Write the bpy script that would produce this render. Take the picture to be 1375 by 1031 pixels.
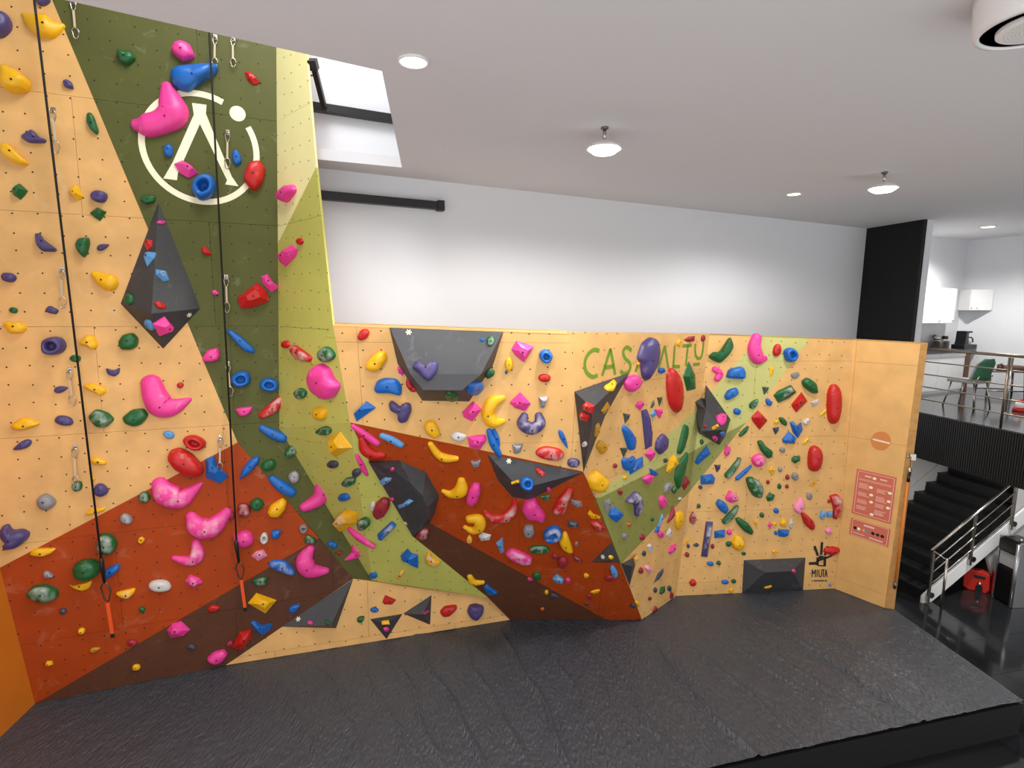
import bpy, bmesh, math, random
import numpy as np
from mathutils import Vector, Matrix
from mathutils.bvhtree import BVHTree

for _o in list(bpy.data.objects): bpy.data.objects.remove(_o)
SC = bpy.context.scene
COL = SC.collection

# ------------------------------------------------------------------ camera
W, H, FPX = 1375.0, 1031.0, 720.0
HC = 4.65                                     # eye height above the landing mat
TH, ROLL = math.radians(7.9), math.radians(0.5)
_c, _s = math.cos(TH), math.sin(TH)
FWD = np.array([0, _c, -_s]); _r0 = np.array([1., 0, 0]); _u0 = np.array([0, _s, _c])
RGT = math.cos(ROLL)*_r0 + math.sin(ROLL)*_u0
UPV = -math.sin(ROLL)*_r0 + math.cos(ROLL)*_u0
CAM = np.array([0, 0, HC])
cd = bpy.data.cameras.new('camera'); cam = bpy.data.objects.new('camera', cd); COL.objects.link(cam)
cd.sensor_width = 36.0; cd.lens = 36.0*FPX/W; cd.clip_start = 0.05; cd.clip_end = 200
cam.matrix_world = Matrix(((RGT[0], UPV[0], -FWD[0], CAM[0]), (RGT[1], UPV[1], -FWD[1], CAM[1]),
                           (RGT[2], UPV[2], -FWD[2], CAM[2]), (0, 0, 0, 1)))
SC.camera = cam
# ------------------------------------------------------------------ world, daylight, exposure
wd = bpy.data.worlds.new('world'); SC.world = wd; wd.use_nodes = True
wd.node_tree.nodes['Background'].inputs[0].default_value = (0.97, 0.985, 1.0, 1)
wd.node_tree.nodes['Background'].inputs[1].default_value = 1.3
SC.view_settings.view_transform = 'Standard'; SC.view_settings.look = 'None'
SC.view_settings.exposure = 0.0; SC.view_settings.gamma = 1.0; SC.view_settings.use_curve_mapping = False

def area(name, loc, target, sx, sy, power, col=(1, 1, 1)):
    l = bpy.data.lights.new(name, 'AREA'); l.shape = 'RECTANGLE'; l.size = sx; l.size_y = sy
    l.energy = power; l.color = col
    o = bpy.data.objects.new(name, l); COL.objects.link(o); o.location = loc
    o.rotation_euler = (Vector(target)-Vector(loc)).to_track_quat('-Z', 'Y').to_euler()
    return o
# daylight falling through the roof glazing above the tall wall
area('skylight_daylight', (-1.75, 4.3, 9.7), (-1.8, 6.1, 6.2), 1.6, 1.6, 165, (1.0, 1.0, 1.0))

# ------------------------------------------------------------------ geometry helpers
Zv = np.array([0, 0, 1.])
def V3(p): return np.array(p, float)
def ray(u, v): return RGT*((u-W/2)/FPX) + FWD - UPV*((v-H/2)/FPX)
def onz(u, v, z=0.0):
    d = ray(u, v); return CAM + d*((z-HC)/d[2])
def plane(p, q, r):
    n = np.cross(q-p, r-p); n = n/np.linalg.norm(n)
    if np.dot(n, CAM-p) < 0: n = -n
    return (np.array(p), n)
def on(u, v, pl):
    d = ray(u, v); p, n = pl; return CAM + d*(np.dot(p-CAM, n)/np.dot(d, n))
def atdepth(u, v, y):
    d = ray(u, v); return CAM + d*(y/d[1])
def proj(p):
    q = V3(p)-CAM; z = q@FWD; return (W/2+FPX*(q@RGT)/z, H/2-FPX*(q@UPV)/z)
def nrm(v): v = V3(v); return v/np.linalg.norm(v)

def srgb(r, g, b):
    f = lambda c: (c/12.92 if c <= .04045 else ((c+.055)/1.055)**2.4)
    return (f(r/255), f(g/255), f(b/255), 1)

MATS = {}
def mat(name, col, rough=0.6, metal=0.0, noise=0.0, nscale=8.0, bump=0.0, bscale=60.0, bdist=.01, chalk=0.0, cscale=6.0,
        emit=0.0, grain=False, cdetail=8, cfront=False, coat=0.0, spec=0.5, chalkcol=(225, 220, 215), stretch=None):
    m = bpy.data.materials.new(name); m.use_nodes = True; nt = m.node_tree; N = nt.nodes; L = nt.links
    b = N['Principled BSDF']; b.inputs['Roughness'].default_value = rough; b.inputs['Metallic'].default_value = metal
    b.inputs['Specular IOR Level'].default_value = spec
    base = srgb(*col); b.inputs['Base Color'].default_value = base
    if coat: b.inputs['Coat Weight'].default_value = coat
    tc = N.new('ShaderNodeTexCoord'); src = tc.outputs['Object']
    if grain or stretch:
        mp = N.new('ShaderNodeMapping'); L.new(src, mp.inputs['Vector']); mp.inputs['Scale'].default_value = stretch or (1, 1, 5)
        src = mp.outputs['Vector']
    cur = None
    if noise:
        nz = N.new('ShaderNodeTexNoise'); nz.inputs['Scale'].default_value = nscale; nz.inputs['Detail'].default_value = 6
        L.new(src, nz.inputs['Vector'])
        rp = N.new('ShaderNodeValToRGB'); rp.color_ramp.elements[0].position = .3; rp.color_ramp.elements[1].position = .72
        lo = tuple(c*(1-noise) for c in base[:3])+(1,); hi = tuple(min(1, c*(1+noise*.6)) for c in base[:3])+(1,)
        rp.color_ramp.elements[0].color = lo; rp.color_ramp.elements[1].color = hi
        L.new(nz.outputs['Fac'], rp.inputs['Fac']); cur = rp.outputs['Color']
    if chalk:
        cz = N.new('ShaderNodeTexNoise'); cz.inputs['Scale'].default_value = cscale; cz.inputs['Detail'].default_value = cdetail
        cz.inputs['Distortion'].default_value = .15 if cfront else 1.2; cz.inputs['Roughness'].default_value = .62
        L.new(tc.outputs['Object'], cz.inputs['Vector'])
        cr = N.new('ShaderNodeValToRGB'); cr.color_ramp.elements[0].position = .62-.26*chalk; cr.color_ramp.elements[1].position = .80-.04*chalk
        cr.color_ramp.elements[0].color = (0, 0, 0, 1); cr.color_ramp.elements[1].color = (min(.8, .3+chalk*.6),)*3+(1,)
        L.new(cz.outputs['Fac'], cr.inputs['Fac'])
        mx = N.new('ShaderNodeMix'); mx.data_type = 'RGBA'; fac = cr.outputs['Color']
        if cfront:                                    # chalk is rubbed onto the proud gripping part of a hold
            sx_ = N.new('ShaderNodeSeparateXYZ'); L.new(tc.outputs['Generated'], sx_.inputs[0])
            mr = N.new('ShaderNodeMapRange'); mr.inputs['From Min'].default_value = .45; mr.inputs['From Max'].default_value = .85; L.new(sx_.outputs['Z'], mr.inputs['Value'])
            mm = N.new('ShaderNodeMath'); mm.operation = 'MULTIPLY'; L.new(mr.outputs['Result'], mm.inputs[0]); L.new(fac, mm.inputs[1]); fac = mm.outputs[0]
        L.new(fac, mx.inputs['Factor'])
        if cur: L.new(cur, mx.inputs['A'])
        else: mx.inputs['A'].default_value = base
        mx.inputs['B'].default_value = srgb(*chalkcol); cur = mx.outputs['Result']
    if cur: L.new(cur, b.inputs['Base Color'])
    if bump:
        bz = N.new('ShaderNodeTexNoise'); bz.inputs['Scale'].default_value = bscale; bz.inputs['Detail'].default_value = 4
        L.new(src, bz.inputs['Vector'])
        bp = N.new('ShaderNodeBump'); bp.inputs['Strength'].default_value = bump; bp.inputs['Distance'].default_value = bdist
        L.new(bz.outputs['Fac'], bp.inputs['Height']); L.new(bp.outputs['Normal'], b.inputs['Normal'])
    if emit:
        b.inputs['Emission Color'].default_value = base; b.inputs['Emission Strength'].default_value = emit
    MATS[name] = m
    return m

# setting materials
mat('ply', (224, 174, 106), .55, noise=.13, nscale=3.5, chalk=.05, cscale=2.5, chalkcol=(235, 210, 170), bump=.03)
mat('ply_edge', (190, 140, 78), .7, noise=.2, nscale=12)
mat('dark_green', (84, 86, 38), .6, spec=.3, noise=.08, nscale=3, chalk=.12, cscale=3.5, chalkcol=(165, 165, 140))
mat('light_green', (192, 192, 96), .5, noise=.06, nscale=3, chalk=.07, cscale=3.5, chalkcol=(215, 212, 170))
mat('pale_yellow', (248, 242, 174), .5, noise=.03, nscale=3)
mat('olive', (138, 138, 68), .5, noise=.06, nscale=3, chalk=.08, cscale=4, chalkcol=(185, 185, 150))
mat('lime_beige', (192, 188, 112), .5, noise=.05, nscale=3, chalk=.06, cscale=4)
mat('rust', (166, 62, 3), .6, spec=.3, noise=.10, nscale=2.5, chalk=.14, cscale=3.2, chalkcol=(196, 140, 112))
mat('brown', (90, 53, 34), .6, spec=.3, noise=.10, nscale=2.5, chalk=.14, cscale=3.2, chalkcol=(150, 125, 110))
mat('orange_side', (196, 108, 22), .5, noise=.05, nscale=2)
mat('cream_paint', (245, 238, 205), .5)
mat('sign_green', (108, 142, 32), .5)
mat('black_print', (30, 28, 28), .5)
mat('hole', (40, 30, 22), .8)
mat('white_wall', (220, 221, 224), .85, noise=.015, nscale=1.2)
mat('white_ceiling', (220, 219, 221), .9, noise=.01, nscale=1.0)
mat('grey_wall', (190, 186, 184), .85)
mat('black_slat', (20, 20, 20), .55)
mat('black_metal', (22, 22, 22), .4)
mat('black_wood', (26, 26, 27), .45, noise=.2, nscale=6)
mat('mat_vinyl', (68, 71, 77), .36, noise=.16, nscale=22, bump=1.0, bscale=19, bdist=.035, spec=.55, stretch=(1.9, .7, 1))
mat('mat_side', (16, 16, 17), .6, bump=.3, bscale=30)
mat('tile', (34, 35, 37), .10, noise=.35, nscale=2.2, chalk=.03, cscale=1.5, chalkcol=(90, 90, 92))
mat('grout', (14, 14, 15), .6)
mat('mezz_floor', (62, 62, 64), .12, noise=.15, nscale=2)
mat('steel', (190, 182, 172), .25, metal=1.0)
mat('dark_steel', (120, 116, 112), .3, metal=1.0)
mat('bronze_rail', (156, 138, 118), .3, metal=1.0)
mat('lamp_glow', (255, 250, 242), .5, emit=14)
mat('downlight_glow', (255, 250, 232), .5, emit=5)
mat('white_plastic', (238, 236, 234), .4)
mat('white_gloss', (240, 238, 236), .25)
mat('grey_plastic', (150, 148, 146), .45)
mat('black_plastic', (18, 18, 18), .3)
mat('silver', (176, 176, 178), .3, metal=.85)
mat('red_plastic', (196, 34, 20), .4)
mat('green_fabric', (52, 104, 74), .8)
mat('brown_wood', (104, 62, 38), .5, noise=.2, nscale=8, grain=True)
mat('brown_fabric', (96, 74, 60), .9)
mat('counter_top', (40, 38, 38), .3)
mat('poster_red', (206, 108, 86), .5)
mat('poster_ink', (238, 196, 178), .5)
mat('sticker', (208, 128, 70), .5)
mat('rope_black', (14, 14, 14), .7)
mat('strap_orange', (232, 84, 20), .6)
mat('tube_orange', (222, 124, 34), .5)
mat('sling', (196, 178, 150), .8)
mat('bolt_dark', (30, 26, 24), .5, metal=.4)
mat('volume', (58, 58, 61), .5, noise=.12, nscale=4, chalk=.16, cscale=5, chalkcol=(130, 130, 132))
mat('carafe_glass', (205, 205, 205), .1, metal=.3)
HC_ = {'Y': (238, 178, 12), 'P': (74, 62, 112), 'G': (22, 92, 44), 'R': (190, 26, 22), 'B': (16, 98, 180), 'K': (232, 62, 148),
       'A': (136, 134, 138), 'W': (204, 200, 196), 'b': (92, 152, 206), 'm': (150, 36, 48), 'V': (62, 66, 82), 'T': (66, 76, 70), 'O': (206, 96, 40),
       'y': (196, 142, 20), 'p': (238, 140, 176)}
for k, c in HC_.items():
    mat('hold_'+k, c, .42, noise=.06, nscale=9, chalk=.04, cscale=9, bump=.05, bscale=160)
    mat('hold_'+k+'_chalky', c, .55, noise=.06, nscale=9, chalk=.8, cscale=7, cdetail=2, cfront=True, bump=.05, bscale=160)

# ------------------------------------------------------------------ object helpers
def tag(o, label=None, cat=None, group=None, kind=None):
    if label: o['label'] = label
    if cat: o['category'] = cat
    if group: o['group'] = group
    if kind: o['kind'] = kind
    return o
def thing(name, loc, label, cat, group=None):
    o = bpy.data.objects.new(name, None); COL.objects.link(o); o.location = tuple(loc); o.empty_display_size = .1
    return tag(o, label, cat, group)
def mk(name, geo, mats, parent=None, smooth=False, bevel=0.0, midx=None):
    """geo = (verts in world space, faces); local to the parent's location"""
    vs, fs = geo
    off = np.array(parent.location) if parent is not None else None
    if parent is not None and parent.parent is not None: off = off + np.array(parent.parent.location)
    if off is None:
        off = np.mean(np.array(vs), axis=0); off[2] = min(v[2] for v in vs)
    me = bpy.data.meshes.new(name); me.from_pydata([tuple(np.array(v)-off) for v in vs], [], [tuple(f) for f in fs])
    for m in (mats if isinstance(mats, (list, tuple)) else [mats]): me.materials.append(MATS[m])
    if midx:
        for p, i in zip(me.polygons, midx): p.material_index = i
    if smooth:
        for p in me.polygons: p.use_smooth = True
    bm = bmesh.new(); bm.from_mesh(me); bmesh.ops.recalc_face_normals(bm, faces=bm.faces); bm.to_mesh(me); bm.free()
    o = bpy.data.objects.new(name, me); COL.objects.link(o)
    if parent is not None: o.parent = parent
    else: o.location = tuple(off)
    if bevel:
        md = o.modifiers.new('bevel', 'BEVEL'); md.width = bevel; md.segments = 2; md.limit_method = 'ANGLE'
    return o
def join(*gs):
    vs, fs = [], []
    for g in gs:
        k = len(vs); vs += list(g[0]); fs += [tuple(i+k for i in f) for f in g[1]]
    return vs, fs
CUBE_F = [(0, 1, 3, 2), (4, 6, 7, 5), (0, 4, 5, 1), (2, 3, 7, 6), (0, 2, 6, 4), (1, 5, 7, 3)]
def obox(o, a, b, c):
    """box from corner o with edge vectors a, b, c"""
    o, a, b, c = map(V3, (o, a, b, c))
    return [o+i*a+j*b+k*c for i in (0, 1) for j in (0, 1) for k in (0, 1)], CUBE_F
def prism(poly, vec):
    n = len(poly); poly = [V3(p) for p in poly]; vec = V3(vec)
    vs = poly+[p+vec for p in poly]
    return vs, [tuple(range(n)), tuple(range(2*n-1, n-1, -1))]+[(i, (i+1) % n, n+(i+1) % n, n+i) for i in range(n)]
def tube(pts, r, n=8):
    pts = [V3(p) for p in pts]; vs, fs = [], []
    rr = r if isinstance(r, (list, tuple)) else [r]*len(pts)
    for i, p in enumerate(pts):
        d = nrm(pts[min(i+1, len(pts)-1)]-pts[max(i-1, 0)])
        a = np.cross(d, [0, 0, 1.]) if abs(d[2]) < .95 else np.cross(d, [0, 1., 0]); a = nrm(a); b = np.cross(d, a)
        for k in range(n):
            t = 2*math.pi*k/n; vs.append(p+rr[i]*(math.cos(t)*a+math.sin(t)*b))
    for i in range(len(pts)-1):
        for k in range(n): fs.append((i*n+k, i*n+(k+1) % n, (i+1)*n+(k+1) % n, (i+1)*n+k))
    fs.append(tuple(range(n-1, -1, -1))); fs.append(tuple(range((len(pts)-1)*n, len(pts)*n)))
    return vs, fs
def lathe(c, prof, n=24, axis=None):
    c = V3(c); vs, fs = [], []
    az = nrm(axis) if axis is not None else Zv
    ax = nrm(np.cross(az, [0, 1., 0.001]) if abs(az[1]) < .9 else np.cross(az, [1., 0, 0])); ay = np.cross(az, ax)
    for r, z in prof:
        for k in range(n):
            t = 2*math.pi*k/n; vs.append(c+r*math.cos(t)*ax+r*math.sin(t)*ay+z*az)
    m = len(prof)
    for i in range(m-1):
        for k in range(n): fs.append((i*n+k, i*n+(k+1) % n, (i+1)*n+(k+1) % n, (i+1)*n+k))
    fs.append(tuple(range(n-1, -1, -1))); fs.append(tuple(range((m-1)*n, m*n)))
    return vs, fs
def struct(o, label): return tag(o, label, None, None, 'structure')

# ------------------------------------------------------------------ levels
S = HC/4.0
ZL = -0.4*S                # lobby floor
ZM = HC-1.45*S             # mezzanine floor
ZU = HC-2.13*S             # underside of the mezzanine edge
ZR = HC-0.52*S             # top of the mezzanine railing
CORN = atdepth(1164, 306.7, 9.45*S)
ZC = CORN[2]               # ceiling
# ------------------------------------------------------------------ key points of the climbing wall
P0, P1, P3, P4, P5, P6, P7, P8 = [onz(*k) for k in [(47, 945), (303, 893), (685, 832), (862, 832), (908, 800), (1120, 790), (1187.6, 816), (1200.7, 818)]]
plA = plane(P0, P1, P1+Zv); plE = plane(P5, P6, P6+Zv)
T5 = on(953, 448, plE); T6 = on(1146, 455, plE)
plD = plane(P4, P5, T5); T4 = on(764, 446, plD); M0 = on(783, 633, plD)
plCL = plane(P3, P4, M0); L0 = on(470, 567, plCL); X0 = on(500, 780.5, plCL); N2 = on(655, 802, plCL)
plG = plane(P1, on(474, 777, plA), P3); XG = on(500, 780.5, plG); NG = on(655, 802, plG)
plCU = plane(T4, M0, L0); T3 = on(447, 435, plCU)
K0 = on(371, 64, plA); K1 = on(375, 575, plA); Q0 = on(474, 777, plA)
plB = plane(K0, K1, T3); TB = on(413, 73, plB)
plF = plane(P6, T6, P7); T7 = on(1236.5, 460, plF)
plFS = plane(P7, T7, P8); T8 = on(1246, 460.5, plFS)
ZT = 8.6
def upto(p, q, z): p, q = V3(p), V3(q); return p+(q-p)*((z-p[2])/(q[2]-p[2]))
LE = on(0, 762, plA); LT = upto(P0, LE, ZT)
GB = on(319, 594, plA); GT = upto(GB, on(70, 0, plA), ZT)
K0T = upto(K1, K0, ZT); TBT = upto(T3, TB, ZT)
a_ = lambda u, v: on(u, v, plA)
cl_ = lambda u, v: on(u, v, plCL)
d_ = lambda u, v: on(u, v, plD)
e_ = lambda u, v: on(u, v, plE)
b_ = lambda u, v: on(u, v, plB)
R1 = a_(429, 722); BP = K1+(K0-K1)*((K1[2]-b_(372.5, 327)[2])/(K1[2]-K0[2])); BQ = b_(424.7, 224.3)
cA, cB, cC = cl_(492, 612), cl_(554, 720), cl_(577, 702); cD = onz(815, 832)
dA = d_(799.7, 668); dB = d_(806, 668); dC = d_(834, 757)
cr = lambda v: P5+(T5-P5)*((800-v)/(800-448))          # a point on the D/E crease
def crease(v):
    lo, hi = 0., 1.
    for _ in range(40):
        t = (lo+hi)/2
        if proj(P5+(T5-P5)*t)[1] > v: lo = t
        else: hi = t
    return P5+(T5-P5)*lo
q545, q604, q660 = crease(545), crease(604), crease(660)
eT1, eT2, eM = e_(1020, 450.3), e_(1089, 452.7), e_(1002, 567)

FACETS = [
 # name, label, plane, [(material, polygon, area words)], panel seam offset (u, v)
 ('wall_left_tall', 'tall vertical climbing wall with beige, dark green, rust and brown paint', plA,
   [('ply', [LT, GT, GB, LE], 'beige tall wall'), ('dark_green', [GT, K0T, K1, Q0, GB], 'dark green band'),
    ('rust', [LE, GB, R1, P0], 'rust area of tall wall'), ('brown', [P0, R1, Q0, P1], 'brown strip of tall wall')], (-3.95, 3.2)),
 ('wall_green_wedge', 'narrow dark green wedge at the foot of the green band', plane(K1, X0, Q0), [('dark_green', [K1, X0, Q0], 'dark green band')], (0, 0)),
 ('wall_green_upper', 'light green upper side facet with pale yellow top beside the tall wall', plB,
   [('pale_yellow', [K0T, TBT, BQ, BP], 'pale yellow patch'), ('light_green', [BP, BQ, T3, K1], 'light green facet')], (0, 3.2)),
 ('wall_green_middle', 'light green triangular facet beside the overhang', plane(K1, T3, L0), [('light_green', [K1, T3, L0], 'light green facet')], (0, 3.2)),
 ('wall_green_lower', 'light green lower facet leaning out to the overhang', plane(K1, L0, X0), [('light_green', [K1, L0, X0], 'light green facet')], (.3, 3.2)),
 ('wall_overhang_upper', 'beige upper plywood facet of the overhanging boulder wall', plCU, [('ply', [T3, T4, M0, L0], 'beige middle wall')], (.12, 3.14)),
 ('wall_overhang_lower', 'overhanging lower boulder wall painted rust, brown and green', plCL,
   [('light_green', [L0, cA, cB, N2, X0], 'light green strip'), ('brown', [cB, cC, cD, P3, N2], 'brown strip of overhang'),
    ('rust', [L0, M0, P4, cD, cC, cB, cA], 'rust overhang')], (.1, 1.3)),
 ('wall_kicker', 'low beige plywood kicker wall just above the mat', plG, [('ply', [P1, Q0, XG, NG, P3], 'low beige kicker')], (.6, 1.3)),
 ('wall_corner', 'angled boulder wall facet with green band and green lettering', plD,
   [('ply', [T4, T5, q545, dA, M0], 'lettered beige wall'), ('lime_beige', [dA, q545, q604, dB], 'green band of corner wall'),
    ('olive', [dA, dB, q604, q660, dC], 'olive band of corner wall'), ('ply', [dC, q660, P5, P4], 'beige foot of corner wall')], (.3, 2.5)),
 ('wall_right', 'right boulder wall of beige plywood with a pale green band', plE,
   [('ply', [T5, eT1, q545], 'beige right wall'), ('lime_beige', [q545, eT1, eT2, eM, q604], 'pale green band'),
    ('olive', [q604, eM, q660], 'olive band of right wall'), ('ply', [eT2, T6, P6, P5, q660, eM], 'beige right wall')], (1.1, 2.66)),
 ('wall_end_panel', 'plain plywood end panel carrying the red posters', plF, [('ply', [P6, T6, T7, P7], 'end panel')], (0.01, 2.66)),
 ('wall_end_edge', 'narrow plywood edge face of the end panel', plFS, [('ply_edge', [P7, T7, T8, P8], 'end panel edge')], (0.01, 9)),
]
def clip(poly, axis, val, keep_less):
    out = []; n = len(poly)
    for i in range(n):
        p, q = poly[i], poly[(i+1) % n]
        ip = (p[axis] <= val) if keep_less else (p[axis] >= val); iq = (q[axis] <= val) if keep_less else (q[axis] >= val)
        if ip: out.append(p)
        if ip != iq:
            t = (val-p[axis])/(q[axis]-p[axis]); out.append((p[0]+t*(q[0]-p[0]), p[1]+t*(q[1]-p[1])))
    return out
def parea(p): return .5*sum(p[i][0]*p[(i+1) % len(p)][1]-p[(i+1) % len(p)][0]*p[i][1] for i in range(len(p)))
def inside(pt, poly):
    r = False; j = len(poly)-1
    for i in range(len(poly)):
        if (poly[i][1] > pt[1]) != (poly[j][1] > pt[1]) and pt[0] < (poly[j][0]-poly[i][0])*(pt[1]-poly[i][1])/(poly[j][1]-poly[i][1])+poly[i][0]: r = not r
        j = i
    return r
def basis(n):
    e1 = np.cross(Zv, n); e1 = nrm(e1); e2 = np.cross(n, e1); return e1, e2
TRI = []; TRITAG = []         # everything a hold can be bolted to
FAC = {}
def addtri(poly, tagw):
    for i in range(1, len(poly)-1): TRI.append((poly[0], poly[i], poly[i+1])); TRITAG.append(tagw)
rnd = random.Random(5)
for name, label, (pp, n), paints, (su, sv) in FACETS:
    e1, e2 = basis(n); o0 = np.array([0., 0, 0]); o0 = pp - n*0
    org = pp - e1*np.dot(pp-np.array([pp[0], pp[1], 0]), e1)
    org = pp - e2*((pp[2])/e2[2])      # origin at z = 0 on the plane
    to2 = lambda p: (float(np.dot(p-org, e1)), float(np.dot(p-org, e2)))
    to3 = lambda q, h=0.: org+e1*q[0]+e2*q[1]+n*h
    polys = [(m, [to2(p) for p in pg], w) for m, pg, w in paints]
    for (m, pg, w), (_, pg3, _) in zip(polys, paints):
        bmt = bmesh.new(); f = bmt.faces.new([bmt.verts.new(tuple(p)) for p in pg3])
        for tri in bmesh.ops.triangulate(bmt, faces=[f])['faces']:
            TRI.append(tuple(np.array(v.co) for v in tri.verts)); TRITAG.append((name, w))
        bmt.free()
    FAC[name] = (org, e1, e2, n, polys)
    # backing frame behind the boards: the parent of the panels
    allp = [q for _, pg, _ in polys for q in pg]
    bv, bf = [], []
    for m, pg, w in polys:
        g = prism([to3(q, -.02) for q in pg], -n*(.003 if name.startswith('wall_green_u') or name.startswith('wall_green_m') else .06)); bv, bf = join((bv, bf), g)
    wall = mk(name, (bv, bf), 'ply_edge'); struct(wall, label)
    # plywood boards
    umin, umax = min(q[0] for q in allp), max(q[0] for q in allp); vmin, vmax = min(q[1] for q in allp), max(q[1] for q in allp)
    PW, PH = 2.44, 1.22
    i0 = math.floor((umin-su)/PW); i1 = math.ceil((umax-su)/PW); j0 = math.floor((vmin-sv)/PH); j1 = math.ceil((vmax-sv)/PH)
    gap = .0015
    for i in range(i0, i1):
        for j in range(j0, j1):
            sh = (PW/2 if (j % 2 and umax-umin > 3.2) else 0)
            r = (su+i*PW+sh+gap, su+(i+1)*PW+sh-gap, sv+j*PH+gap, sv+(j+1)*PH-gap)
            if i == i0 and sh: r = (r[0]-PW, r[1], r[2], r[3])
            vs, fs, mi, ms = [], [], [], []
            for m, pg, w in polys:
                c = clip(clip(clip(clip(pg, 0, r[0], False), 0, r[1], True), 1, r[2], False), 1, r[3], True)
                cc = []
                for q in c:
                    if not cc or math.hypot(q[0]-cc[-1][0], q[1]-cc[-1][1]) > 1e-4: cc.append(q)
                if len(cc) > 2 and math.hypot(cc[0][0]-cc[-1][0], cc[0][1]-cc[-1][1]) < 1e-4: cc.pop()
                if len(cc) < 3 or abs(parea(cc)) < 1e-3: continue
                if m not in ms: ms.append(m)
                k = len(vs); vs += [to3(q) for q in cc]; fs.append(tuple(range(k, k+len(cc)))); mi.append(ms.index(m))
                k2 = len(vs); vs += [to3(q, -.02) for q in cc]
                for a in range(len(cc)):
                    b = (a+1) % len(cc); fs.append((k+a, k+b, k2+b, k2+a)); mi.append(ms.index(m))
            if fs:
                mk('plywood_panel', (vs, fs), ms, wall, midx=mi)
    # threaded bolt holes in a grid
    if name not in ('wall_end_panel', 'wall_end_edge'):
        vs, fs = [], []; sp = .205; rad = .0095
        nu, nv = int((umax-umin)/sp)+2, int((vmax-vmin)/sp)+2
        for a in range(nu):
            for b in range(nv):
                q = (umin+(a+.5*(b % 2)*0+.37)*sp+rnd.uniform(-.02, .02), vmin+(b+.41)*sp+rnd.uniform(-.02, .02))
                if q[1] > 7.9: continue
                if any(inside(q, pg) for _, pg, _ in polys):
                    k = len(vs)
                    for t in range(6): vs.append(to3((q[0]+rad*math.cos(t*math.pi/3), q[1]+rad*math.sin(t*math.pi/3)), .0015))
                    fs.append(tuple(range(k, k+6)))
        if fs: tag(mk('bolt_holes', (vs, fs), 'hole', wall), kind='stuff')
struct(mk('trim_3', prism([X0, N2, P3, NG, XG], -Zv*.004), 'ply_edge'), 'narrow ledge between the overhang and the kicker')
# cap boards on the free top edges, and the side return of the green facet
def strip(name, p, q, back, m, label):
    return struct(mk(name, prism([p, q, q+back, p+back], -Zv*.02), m), label)
bk = nrm([-.38, .92, 0])*.10
struct(mk('trim_1', join(prism([T3, T4, T4+bk, T3+bk], -Zv*.02), prism([T4, T5, T5+bk, T4+bk], -Zv*.02), prism([T5, T6, T6+bk, T5+bk], -Zv*.02)), 'ply'),
       'thin plywood cap board along the top edge of the low climbing walls')
tbk = nrm([-.5, .86, 0])
struct(mk('wall_green_return', prism([T3+tbk*.08, TBT+tbk*.08, TBT+tbk*.6, T3+tbk*.6], nrm([-.86, -.5, 0])*.02), 'ply_edge'), 'hidden plywood return behind the green facet edge')
struct(mk('trim_2', prism([T6, T7, T8, T8-nrm(T7-T6)*.02+nrm(T6-T7)*.3+nrm(T8-T7)*.1, T6+nrm(T8-T7)*.1], -Zv*.02), 'ply_edge'), 'top edge of the plywood end panel')
# orange side wall at the far left
od = nrm(onz(0, 990)-P0); LT2 = upto(P0, LE, 5.2)
struct(mk('wall_side_left', prism([P0, LT2, LT2+od*4, P0+od*4], np.cross(od, Zv)*(.05 if np.cross(od, Zv)[0] < 0 else -.05)), 'orange_side'), 'plain orange side wall at the far left of the climbing wall')
# ================================================================== landing mat
MR1 = onz(1375, 939.5); MF = onz(945, 1031)
fdir = nrm(MR1-MF); FL = MR1-fdir*15.0
rdir = nrm(P8-MR1); BR = MR1+rdir*4.4; BLm = np.array([-8.5, 7.4, 0.])
NU, NV = 820, 200
uu, vv = np.meshgrid(np.linspace(0, 1, NU), np.linspace(0, 1, NV), indexing='ij')
gx = (1-vv)[..., None]*(FL*(1-uu)[..., None]+MR1*uu[..., None])+vv[..., None]*(BLm*(1-uu)[..., None]+BR*uu[..., None])
hgt = np.zeros_like(uu); rs = np.random.RandomState(3)
ridges = [((1026, 833), (1235, 963), .020), ((975, 856), (1098, 948), .016), ((879, 866), (1011, 1014), .020), ((675, 841), (756, 1014), .022), ((560, 850), (640, 1020), .016),
          ((730, 840), (815, 1020), .012), ((1080, 835), (1290, 950), .009), ((800, 850), (900, 1000), .010), ((620, 850), (700, 1025), .010), ((480, 880), (545, 1020), .008), ((925, 860), (1060, 985), .010), ((430, 885), (485, 1020), .010), ((520, 868), (595, 1020), .011), ((375, 900), (415, 1015), .008), ((770, 845), (860, 1010), .009), ((1000, 845), (1170, 965), .010)]
for a, b, hh in ridges:
    pa, pb = onz(*a), onz(*b); d = (pb-pa)[:2]; ln = np.linalg.norm(d); d = d/ln
    rel = gx[..., :2]-pa[:2]; t = rel@d; w = rel@np.array([-d[1], d[0]])
    w = w+.05*np.sin(t*2.3+rs.rand()*6)+.02*np.sin(t*6.1+rs.rand()*6)
    env = np.clip((t+.1)/.5, 0, 1)*np.clip((ln+.5-t)/.7, 0, 1)
    hh = hh*2.4
    hgt += hh*np.exp(-(w/.028)**2)*env-.22*hh*np.exp(-((w-.08)/.05)**2)*env
wx_ = gx[..., 0]+.06*np.sin(gx[..., 1]*5+gx[..., 0])+.03*np.sin(gx[..., 1]*13.1-gx[..., 0]*3); wy_ = gx[..., 1]+.08*np.sin(gx[..., 0]*4.3)
for k in range(44):
    f = rs.uniform(4, 34); an = rs.uniform(-.55, .75); ph = rs.rand()*6.28
    hgt += .0060/(1+f*.26)*np.sin(f*(wx_*math.cos(an)+wy_*math.sin(an))+ph)*(.5+.5*np.sin(rs.uniform(.5, 2)*gx[..., 0]+rs.uniform(.5, 2)*gx[..., 1]+ph))
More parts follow.
